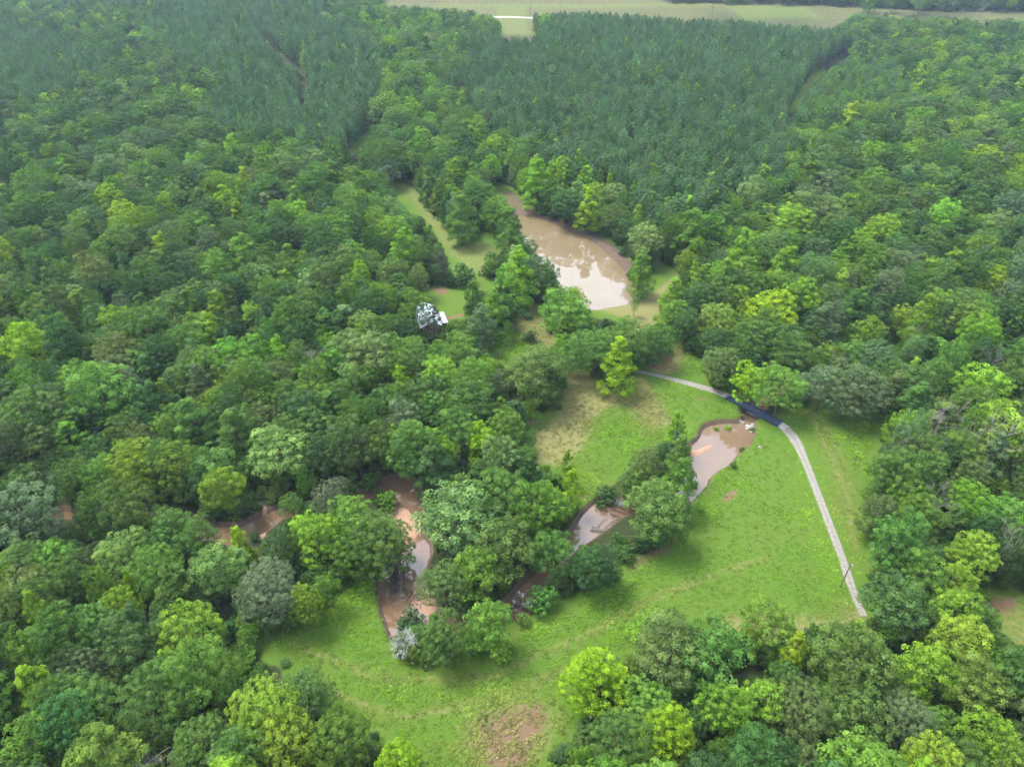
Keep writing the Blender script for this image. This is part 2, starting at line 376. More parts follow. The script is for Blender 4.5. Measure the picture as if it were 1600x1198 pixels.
OPEN_W = {k: gpl(p, 0.0) for k, p in OPEN.items()}
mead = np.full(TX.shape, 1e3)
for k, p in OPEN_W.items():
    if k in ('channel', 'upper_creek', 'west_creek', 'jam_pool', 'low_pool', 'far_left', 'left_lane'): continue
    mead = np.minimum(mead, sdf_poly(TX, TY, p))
Z_MEADOW = (1 - smooth(1.0, 5.0, mead)) * np.where(TY > 560, 0.53, 1.0)  # far field dimmed with dark litter colour, standing in for shade among tall grass
def blob(pts, soft=3.0, z=0.0):
    return 1 - smooth(-soft * 0.6, soft, sdf_poly(TX, TY, gpl(pts, z)))
dry = np.zeros(TX.shape)
for pts, k, s in (
    ([(893,566),(920,592),(960,618),(990,625),(1005,600),(1040,660),(1015,665),(985,628),(945,630),(925,650),(905,690),(880,720),(850,720),(835,690),(862,665),(885,640)], 1.0, 7),
    ([(1000,560),(1050,535),(1068,545),(1060,580),(1030,585)], 0.8, 4),
    ([(720,1110),(800,1080),(870,1090),(890,1120),(860,1198),(720,1198),(700,1150)], 0.52, 8),
    ([(1120,960),(1240,960),(1290,965),(1340,940),(1366,980),(1240,1000),(1120,1000)], 0.62, 6),
    ([(925,480),(1000,470),(1030,450),(1062,425),(1030,500),(1000,525),(985,500)], 0.72, 5),
    ([(797,500),(830,470),(850,500),(880,545),(830,535)], 0.78, 4),
    ([(1290,700),(1345,780),(1345,860),(1325,860),(1300,800)], 0.4, 4),
    ([(620,285),(640,285),(720,375),(780,380),(756,440),(700,400)], 0.5, 5),
    ([(600,-12),(1040,-12),(1330,4),(1600,14),(1600,32),(1250,20),(840,14),(840,28),(760,28),(600,8)], 0.75, 14),
    ([(1330,2),(1440,8),(1430,22),(1340,18)], 1.0, 10),
    ([(1536,916),(1600,928),(1640,1020),(1572,1010)], 0.5, 4),
    ([(780,30),(815,30),(838,54),(790,57)], 0.55, 6),
    ([(1325,78),(1270,112),(1240,158),(1232,178),(1241,180),(1250,160),(1278,116),(1330,82)], 0.7, 4)):
    dry = np.maximum(dry, k * blob(pts, s))
for pts, k, w_ in (([(1262,640),(1292,700),(1322,770),(1338,860)], 0.5, 0.6), ([(1274,636),(1306,700),(1334,770)], 0.46, 0.5), ([(1002,592),(1020,620),(1046,664)], 0.75, 0.9),
                    ([(470,1010),(600,1060),(760,1060),(900,1000),(1040,925),(1200,870)], 0.45, 1.0), ([(520,1085),(640,1120),(760,1090),(880,1050)], 0.45, 1.0)):
    dry = np.maximum(dry, k * (1 - smooth(0, 1.6, sdf_line(TX, TY, gpl(pts), [w_] * len(pts)))))
dirt = np.zeros(TX.shape)
for pts, k, s in (
    ([(762,1126),(800,1110),(845,1106),(850,1130),(828,1162),(818,1198),(768,1198),(756,1150)], 0.80, 4.5),
    ([(985,880),(1020,858),(1043,845),(1045,860),(1015,872),(990,890)], 0.8, 2),
    ([(1012,560),(1035,548),(1050,560),(1040,578),(1018,576)], 0.72, 3),
    ([(1140,768),(1150,766),(1150,776),(1133,783),(1130,778)], 0.85, 1.2),
    ([(675,452),(690,445),(702,455),(690,462)], 0.75, 3),
    ([(694,497),(722,490),(724,493),(696,501)], 0.95, 0.8),
    ([(822,640),(836,648),(838,662),(824,660)], 0.8, 3),
    ([(905,766),(915,770),(910,782),(900,776)], 0.8, 1.5),
    ([(1535,935),(1580,935),(1590,950),(1545,960)], 0.75, 3),
    ([(1145,605),(1160,612),(1200,640),(1190,645),(1150,620)], 0.7, 2)):
    dirt = np.maximum(dirt, k * blob(pts, s))
dry = np.where(TY > 580, np.maximum(np.minimum(dry, 0.5), 0.42 + 0.10 * wob(TX, TY, 30, 14)), dry)
patch = smooth(0.62, 0.95, wob(TX, TY, 1.6, 6)) * smooth(0.1, 0.6, wob(TX, TY, 7, 7)) * (np.abs(C_SDF) < 30)
dirt = np.maximum(dirt, 0.55 * patch)
sand = np.where(B_SDF < 1.0, 1 - smooth(-0.2, 0.9, B_SDF), 0)
mud = np.maximum(1 - smooth(0.15, 0.8, C_SDF), 0)
ne = smooth(-4, 4, (TX - gp(880,380,0)[0]) * 0.6 + (TY - gp(880,380,0)[1]) * 0.55)   # the exposed mud lies along the far bank
mud = np.maximum(mud, 0.6 * blob([(782,300),(800,298),(822,318),(836,336),(815,345),(800,330)], 3))
mud = np.maximum(mud, (1 - smooth(1.5 + 4.0 * ne, 3.0 + 6 * ne, P_SDF)) * 0.9)

def grid_mesh(name, X, Y, Z, mask=None):
    h, w = X.shape
    co = np.stack([X, Y, Z], -1).reshape(-1, 3).astype(np.float32)
    i = np.arange(h * w).reshape(h, w)
    q = np.stack([i[:-1, :-1], i[:-1, 1:], i[1:, 1:], i[1:, :-1]], -1).reshape(-1, 4)
    if mask is not None:
        q = q[mask.reshape(-1)]
        used = np.unique(q); remap = np.full(h * w, -1); remap[used] = np.arange(len(used)); q = remap[q]; co = co[used]
    me = bpy.data.meshes.new(name)
    me.vertices.add(len(co)); me.vertices.foreach_set('co', co.ravel())
    me.loops.add(q.size); me.loops.foreach_set('vertex_index', q.ravel().astype(np.int32))
    me.polygons.add(len(q)); me.polygons.foreach_set('loop_start', (np.arange(len(q)) * 4).astype(np.int32))
    me.polygons.foreach_set('use_smooth', np.ones(len(q), bool)); me.update(calc_edges=True); me.validate()
    return me
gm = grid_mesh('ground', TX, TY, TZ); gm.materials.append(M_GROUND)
def col_attr(me, name, a, b, c):
    at = me.attributes.new(name, 'FLOAT_COLOR', 'POINT')
    d = np.stack([a, b, c, np.ones_like(a)], -1).reshape(-1).astype(np.float32); at.data.foreach_set('color', d)
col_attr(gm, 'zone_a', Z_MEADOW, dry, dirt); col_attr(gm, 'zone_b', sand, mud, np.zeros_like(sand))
tag(link('ground', gm), kind='structure')
def cell(mask): return mask[:-1, :-1] | mask[1:, :-1] | mask[:-1, 1:] | mask[1:, 1:]
def sheet(name, mask, z, mat):
    me = grid_mesh(name, TX, TY, np.full(TX.shape, z), cell(mask)); me.materials.append(mat)
    return tag(link(name, me), kind='structure')
sheet('creek_water', C_SDF < 1.2, ZW, M_CREEK)
sheet('pond_water', P_SDF < 2.2, ZP, M_POND)
def ground_z(x, y):
    ix = np.clip(np.searchsorted(AX, x), 1, len(AX) - 1); iy = np.clip(np.searchsorted(AY, y), 1, len(AY) - 1)
    fx = (x - AX[ix - 1]) / (AX[ix] - AX[ix - 1]); fy = (y - AY[iy - 1]) / (AY[iy] - AY[iy - 1])
    a = TZ[iy - 1, ix - 1] * (1 - fx) + TZ[iy - 1, ix] * fx; b = TZ[iy, ix - 1] * (1 - fx) + TZ[iy, ix] * fx
    return a * (1 - fy) + b * fy

def strip(name, pts, widths, mat, lift=0.05, wobble=0.35, nx=9):
    """a road laid on the ground along a smoothed line"""
    P = np.asarray(pts); seg = np.r_[0, np.cumsum(np.hypot(*np.diff(P, axis=0).T))]
    n = max(8, int(seg[-1] / 1.2)); s = np.linspace(0, seg[-1], n)
    x, y = np.interp(s, seg, P[:, 0]), np.interp(s, seg, P[:, 1]); w = np.interp(s, seg, widths)
    for _ in range(6):
        x[1:-1] = (x[:-2] + 2 * x[1:-1] + x[2:]) / 4; y[1:-1] = (y[:-2] + 2 * y[1:-1] + y[2:]) / 4
    tx, ty = np.gradient(x), np.gradient(y); l = np.hypot(tx, ty); tx, ty = tx / l, ty / l
    off = np.linspace(-0.5, 0.5, nx)[None, :] * np.ones((n, 1)) * w[:, None]
    off[:, 0] += wobble * wob(s, s * 0.3, 0.9, 1); off[:, -1] += wobble * wob(s, s * 0.2 + 9, 0.8, 2)
    X = x[:, None] + off * -ty[:, None]; Y = y[:, None] + off * tx[:, None]
    Z = ground_z(X, Y) + lift; Z[:, 0] -= 0.04 + lift; Z[:, -1] -= 0.04 + lift
    me = grid_mesh(name, X, Y, Z); me.materials.append(mat)
    at = me.attributes.new('across', 'FLOAT', 'POINT'); at.data.foreach_set('value', (np.linspace(0, 1, nx)[None, :] * np.ones((n, 1))).astype(np.float32).ravel())
    return tag(link(name, me), kind='structure')
BR_A, BR_B = np.array(gp(1137,620)), np.array(gp(1219,664))      # the two ends of the bridge
DRIVE_N = [(870,538),(905,556),(950,572),(1000,581),(1030,587),(1060,595),(1095,604),(1120,612),(1137,620)]
DRIVE_S = [(1219,664),(1232,672),(1245,690),(1258,720),(1272,755),(1287,795),(1302,835),(1316,872),(1327,905),(1335,930),(1350,962)]
strip('gravel_drive', gpl(DRIVE_N), [2.0,2.0,2.0,1.8,2.0,2.4,2.9,3.0,2.8], M_DRIVE)
strip('gravel_drive', gpl(DRIVE_S), [2.8,3.8,3.5,2.5,2.35,2.3,2.3,2.3,2.2,2.0,1.7], M_DRIVE)
strip('dirt_track', gpl([(797,508),(815,515),(835,524),(852,531),(870,538)]), [1.8,2,2,2.2,2.4], M_TRACK)
strip('far_road', gpl([(600,25),(700,24.5),(800,24),(900,26),(1000,27)]), [6,6,7,6,5], M_GRAVEL, 0.15, 0.5)

# ------------------------------------------------------------------ tree shapes
def unit(v): return v / (np.linalg.norm(v, axis=-1, keepdims=True) + 1e-9)
def leaf_quads(pos, nrm, size, asp, g, tang=None):
    n = len(pos)
    r = g.normal(size=(n, 3)) if tang is None else tang + 0.35 * g.normal(size=(n, 3))
    t = unit(r - nrm * (r * nrm).sum(1, keepdims=True)); b = np.cross(nrm, t)
    s = (size * g.uniform(0.65, 1.35, n))[:, None]
    a = t * s * 0.5; w = b * s * 0.5 * asp
    return np.stack([pos - a, pos + w - a * 0.1, pos + a, pos - w - a * 0.1], 1)
def clump_leaves(C, RC, out, n, leaf, asp, g, up=0.55, jit=0.36, flat=0.8):
    """leaf sprays over the surface of each clump"""
    K = len(C); ci = np.repeat(np.arange(K), n)
    d = unit(g.normal(size=(K * n, 3)) + 0.7 * out[ci] + up * np.array([0, 0, 1.0]))
    rad = RC[ci] * g.uniform(0.72, 1.1, K * n)
    pos = C[ci] + d * rad[:, None] * np.array([1, 1, flat])
    nrm = unit(d + jit * g.normal(size=(K * n, 3)) + np.array([0, 0, 0.25]))
    q = leaf_quads(pos, nrm, leaf, asp, g)
    var = np.clip(0.5 + 0.2 * g.normal(size=K)[ci] + 0.18 * g.normal(size=K * n), 0, 1)
    return q, var
def crown_round(seed, R=5.5, z0=5.0, z1=17.0, lobes=9, clumps=70, n=62, leaf=0.36, asp=0.62, spread=0.56, rc=(0.13, 0.19), flat=0.8, lean=0.0):
    g = np.random.default_rng(seed); h = (z1 - z0) / 2; mid = np.array([0, 0, z0 + h * 0.95])
    L, LR = [], []
    for i in range(lobes):
        zf = 1 - (i + 0.4) / lobes * 1.62; a = i * 2.399 + g.uniform(-0.4, 0.4); c = math.sqrt(max(0, 1 - zf * zf))
        k = spread * g.uniform(0.82, 1.15)
        L.append([math.cos(a) * c * R * k, math.sin(a) * c * R * k, zf * h * (0.62 if zf > 0 else 0.8) * g.uniform(0.85, 1.15)]); LR.append(R * g.uniform(0.36, 0.5))
    L, LR = np.array(L) + mid, np.array(LR); L[:, :2] += g.normal(size=2) * R * 0.07; L[:, 2] += g.normal(size=lobes) * 0.5; LR *= g.uniform(0.82, 1.12, lobes)
    li = np.repeat(np.arange(lobes), clumps); g.shuffle(li)
    o = unit(L[li] - mid + np.array([0, 0, 0.6])); d = unit(g.normal(size=(len(li), 3)) * 0.95 + 0.75 * o)
    p = L[li] + d * (LR[li] * g.uniform(0.85, 1.12, len(li)))[:, None] * np.array([1, 1, 0.85])
    dist = np.linalg.norm(p[:, None] - L[None], axis=2) / LR[None]; dist[np.arange(len(li)), li] = 9
    C, RC, O = [], [], []
    for i in np.nonzero(dist.min(1) > 0.72)[0]:
        r_ = R * g.uniform(rc[0], rc[1])
        if C and (np.linalg.norm(np.array(C) - p[i], axis=1) / (np.array(RC) + r_)).min() < 0.74: continue
        C.append(p[i]); RC.append(r_); O.append(d[i])
    C, RC, O = np.array(C), np.array(RC), np.array(O)
    q, v = clump_leaves(C, RC, O, n, leaf, asp, g, flat=flat)
    # sparse inner foliage so that no hole runs right through
    m = lobes * 40; ii = g.integers(0, lobes, m); p = L[ii] + unit(g.normal(size=(m, 3))) * (LR[ii] * g.uniform(0.2, 0.8, m))[:, None]
    q2 = leaf_quads(p, unit(g.normal(size=(m, 3)) + [0, 0, 1]), leaf * 1.6, 0.8, g)
    return np.concatenate([q, q2]), np.concatenate([v, np.full(m, 0.4)]), L
def crown_cone(seed, R=4.0, z0=1.2, z1=19.0, lobes=15, clumps=8, n=75, leaf=0.36, asp=0.62, power=0.75):
    g = np.random.default_rng(seed); L, LR = [], []
    for i in range(lobes):
        t = (i + 0.5) / lobes; e = (1 - t) ** power * min(1, 0.55 + t * 3) * R + 0.25; a = i * 2.399 + g.uniform(-0.5, 0.5)
        L.append([math.cos(a) * e * 0.55, math.sin(a) * e * 0.55, z0 + (z1 - z0) * (t * 0.93 + 0.03)]); LR.append(0.5 * e + 0.45)
    L, LR = np.array(L), np.array(LR); ax = L * np.array([0, 0, 1.0])
    C, RC, O = [], [], []
    for i in range(lobes):
        o = unit(L[i] - ax[i] + np.array([0, 0, 0.5 * LR[i]])); d = unit(g.normal(size=(clumps, 3)) + 0.7 * o)
        p = L[i] + d * (LR[i] * g.uniform(0.65, 1.1, clumps))[:, None]
        dist = np.linalg.norm(p[:, None] - L[None], axis=2) / LR[None]; dist[:, i] = 9; k = dist.min(1) > 0.55
        C.append(p[k]); RC.append((0.34 * LR[i] + 0.25) * g.uniform(0.8, 1.25, k.sum())); O.append(d[k])
    C, RC, O = np.concatenate(C), np.concatenate(RC), np.concatenate(O)
    q, v = clump_leaves(C, RC, O, n, leaf, asp, g, up=0.45)
    return q, v, L
def crown_pine(seed, R=2.5, z0=5.0, z1=16.5, whorls=9, n=19):
    g = np.random.default_rng(seed); C, RC, O = [], [], []
    for k in range(whorls):
        t = k / (whorls - 1); e = R * (1 - t) ** 0.38 * (0.75 + 0.5 * min(t * 2.2, 0.5)) + 0.2
        nb = 6 if t < 0.8 else 4; a0 = g.uniform(0, 6.28)
        for j in range(nb):
            a = a0 + j * 6.283 / nb + g.uniform(-0.3, 0.3); ln = e * g.uniform(0.75, 1.2)
            for f in (0.5, 0.8, 1.05) if t < 0.85 else (0.6, 1.0):
                C.append([math.cos(a) * ln * f, math.sin(a) * ln * f, z0 + (z1 - z0) * (t ** 0.8) * 0.97 + 0.25 * ln * f + g.uniform(-0.2, 0.2)])
                RC.append(0.36 + 0.16 * g.random()); O.append([math.cos(a) * 0.6, math.sin(a) * 0.6, 0.8])
    C.append([0, 0, z1 + 0.3]); RC.append(0.4); O.append([0, 0, 1])
    C, RC, O = np.array(C), np.array(RC), np.array(O)
    q, v = clump_leaves(C, RC, O, n, 0.52, 0.32, g, up=0.6, jit=0.5, flat=0.85)
    return q, v, None
def trunk_mb(seed, H, limbs=None, r=0.28, z1=None, mat=0):
    g = np.random.default_rng(seed); mb = MB(); top = z1 or H * 0.8
    mb.tube([(0, 0, -0.4), (0.05, 0, 0.5), (g.uniform(-.2, .2), g.uniform(-.2, .2), top * 0.5), (g.uniform(-.3, .3), g.uniform(-.3, .3), top)],
            [r * 1.5, r * 1.05, r * 0.75, r * 0.15], 6, mat)
    if limbs is not None:
        for p in limbs:
            s = Vector((0, 0, max(H * 0.22, p[2] - math.hypot(p[0], p[1]) * 0.9))); e = Vector(p); m = s.lerp(e, 0.55) + Vector((0, 0, -0.25))
            mb.tube([s, m, e], [r * 0.45, r * 0.3, r * 0.1], 5, mat, False)
    return mb
def quad_mesh(name, Q, var, mats, extra=None):
    """leaf quads (material 0) plus an optional MB (material 1) as one mesh"""
    n = len(Q); co = Q.reshape(-1, 3); idx = np.arange(4 * n, dtype=np.int32); sizes = np.full(n, 4)
    mi = np.zeros(n, np.int32); vv = np.repeat(var, 4)
    if extra is not None:
        ev = np.array(extra.v); base = len(co); co = np.concatenate([co, ev])
        fl = [np.array(f) + base for f in extra.f]; idx = np.concatenate([idx] + fl).astype(np.int32)
        sizes = np.concatenate([sizes, [len(f) for f in fl]]); mi = np.concatenate([mi, np.ones(len(fl), np.int32)]); vv = np.concatenate([vv, np.full(len(ev), 0.5)])
    me = bpy.data.meshes.new(name)
    me.vertices.add(len(co)); me.vertices.foreach_set('co', co.astype(np.float32).ravel())
    me.loops.add(len(idx)); me.loops.foreach_set('vertex_index', idx)
    st = np.r_[0, np.cumsum(sizes)[:-1]].astype(np.int32)
    me.polygons.add(len(sizes)); me.polygons.foreach_set('loop_start', st)
    for m in mats: me.materials.append(m)
    me.polygons.foreach_set('material_index', mi)
    me.update(calc_edges=True)
    at = me.attributes.new('var', 'FLOAT', 'POINT'); at.data.foreach_set('value', vv.astype(np.float32))
    return me
def dead_mb(seed, H=11.0, spread=0.9, depth=4, r=0.2, kids=(4, 6), first=0.3):
    g = random.Random(seed); mb = MB()
    def grow(p, d, ln, rad, lev):
        pts, rs, q = [p], [rad], p
        for k in range(1, 4):
            d = (d + Vector((g.uniform(-1, 1), g.uniform(-1, 1), g.uniform(-0.5, 0.8))) * 0.16).normalized()
            q = q + d * ln / 3; pts.append(q); rs.append(rad * (1 - 0.24 * k))
        mb.tube(pts, rs, 5 if lev < 2 else 3, 0, False)
        if lev >= depth: return
        for _ in range(g.randint(*kids)):
            f = g.uniform(first if lev == 0 else 0.25, 1.0) * 3; i = min(2, int(f)); s = pts[i].lerp(pts[i + 1], f - i)
            ax = Vector((g.gauss(0, 1), g.gauss(0, 1), g.gauss(0.15, 0.6))).normalized()
            grow(s, (d * (1.0 - spread * 0.45) + ax * spread).normalized(), ln * g.uniform(0.42, 0.68), max(0.022, rad * 0.55), lev + 1)
    grow(Vector((0, 0, -0.3)), Vector((0, 0, 1)), H * 0.72, r, 0)
    return mb

PROTO = {}           # kind -> list of (crown Q, var, trunk MB, R0, H0)
PROTO['round'] = []
for i in range(8):
    k = dict(lobes=(8, 10, 9, 12, 7, 10, 11, 9)[i], spread=(0.56, 0.6, 0.52, 0.62, 0.55, 0.6, 0.58, 0.5)[i], leaf=(0.36, 0.33, 0.38, 0.35)[i % 4],
             rc=((0.13, 0.19), (0.11, 0.16), (0.15, 0.22), (0.12, 0.18))[i % 4])
    Q, v, L = crown_round(100 + i, z0=(2.5, 1.5, 3.5, 2)[i % 4], **k); PROTO['round'].append((Q, v, trunk_mb(i, 17, L), 5.5, 17.0))
PROTO['cone'] = []
for i in range(4):
    Q, v, L = crown_cone(200 + i, power=(0.75, 0.6, 0.9, 0.7)[i]); PROTO['cone'].append((Q, v, trunk_mb(20 + i, 19, L[::3], z1=17), 4.0, 19.0))
PROTO['fine'] = []
for i in range(3):
    Q, v, L = crown_round(300 + i, z0=1.5, lobes=13, clumps=70, n=52, leaf=0.38, asp=0.28, rc=(0.10, 0.15), spread=0.6); PROTO['fine'].append((Q, v, trunk_mb(30 + i, 17, L), 5.5, 17.0))
PROTO['pine'] = []
for i in range(5):
    Q, v, _ = crown_pine(400 + i, z0=(4.5, 5.5, 5, 4, 6)[i]); PROTO['pine'].append((Q, v, trunk_mb(40 + i, 16.5, None, 0.17, 16.0), 2.5, 17.0))
PROTO['shrub'] = []
for i in range(4):
    Q, v, L = crown_round(500 + i, R=2.2, z0=-0.2, z1=3.4, lobes=8, clumps=30, n=30, leaf=0.28, rc=(0.15, 0.24), flat=0.9); PROTO['shrub'].append((Q, v, trunk_mb(50 + i, 2.6, L, 0.07), 2.2, 3.4))
MESH = {k: [(quad_mesh('crown', Q, v, [M_LEAF]), t.mesh('trunk', [M_BARK]), R0, H0) for Q, v, t, R0, H0 in lst] for k, lst in PROTO.items()}

TINT = {'dark': (0.047, 0.098, 0.030), 'mid': (0.070, 0.136, 0.030), 'fresh': (0.091, 0.178, 0.028), 'bright': (0.127, 0.235, 0.023), 'yellow': (0.164, 0.281, 0.017),
        'olive': (0.081, 0.131, 0.038), 'grey': (0.085, 0.138, 0.061), 'pale': (0.123, 0.204, 0.057), 'pine': (0.072, 0.138, 0.055), 'brown': (0.090, 0.104, 0.058)}
TONE = {'dark': 'dark green', 'mid': 'mid green', 'fresh': 'fresh green', 'bright': 'bright green', 'yellow': 'yellow-green', 'olive': 'olive green',
        'grey': 'grey-green', 'pale': 'pale green', 'pine': 'blue-green', 'brown': 'thin brownish'}
def jitter_tint(t, g, k=0.12):
    c = np.array(TINT[t]); return c * (1 + k * g.normal()) * (1 + 0.06 * g.normal(size=3))

def plant_tree(name, kind, x, y, R, H, tint, label, cat, group, g, rz=None):
    lst = MESH[kind]; cm, tm, R0, H0 = lst[int(g.integers(len(lst)))]
    if kind != 'shrub': R = R * 1.12
    z = float(ground_z(np.array(x), np.array(y)))
    e = empty(name, (x, y, z), g.uniform(0, 6.28) if rz is None else rz)
    e.scale = (R / R0 * g.uniform(0.9, 1.1), R / R0 * g.uniform(0.9, 1.1), H / H0)
    c = link('crown', cm, e); c.color = (*np.clip(jitter_tint(tint, g), 0.01, 0.6), 1)
    link('trunk', tm, e)
    return tag(e, label, cat, group)
def from_px(u, v, r, kind):
    """crown centre pixel and radius in pixels -> x, y, R, H"""
    zc = 2.0 if kind == 'shrub' else 10.0
    for _ in range(3):
        x, y = gp(u, v, zc); D = y * cP + (CAM_Z - zc) * sP; R = r * D / FPX
        if kind == 'shrub': H = R * 1.5; zc = H * 0.5
        elif kind == 'cone': H = min(24, R * 2.6 + 7); zc = H * 0.55
        elif kind == 'pine': H = min(19, R * 4 + 4); zc = H * 0.6
        else: H = min(23, R * 1.55 + 7.5); zc = H * 0.6
    return x, y, R, H

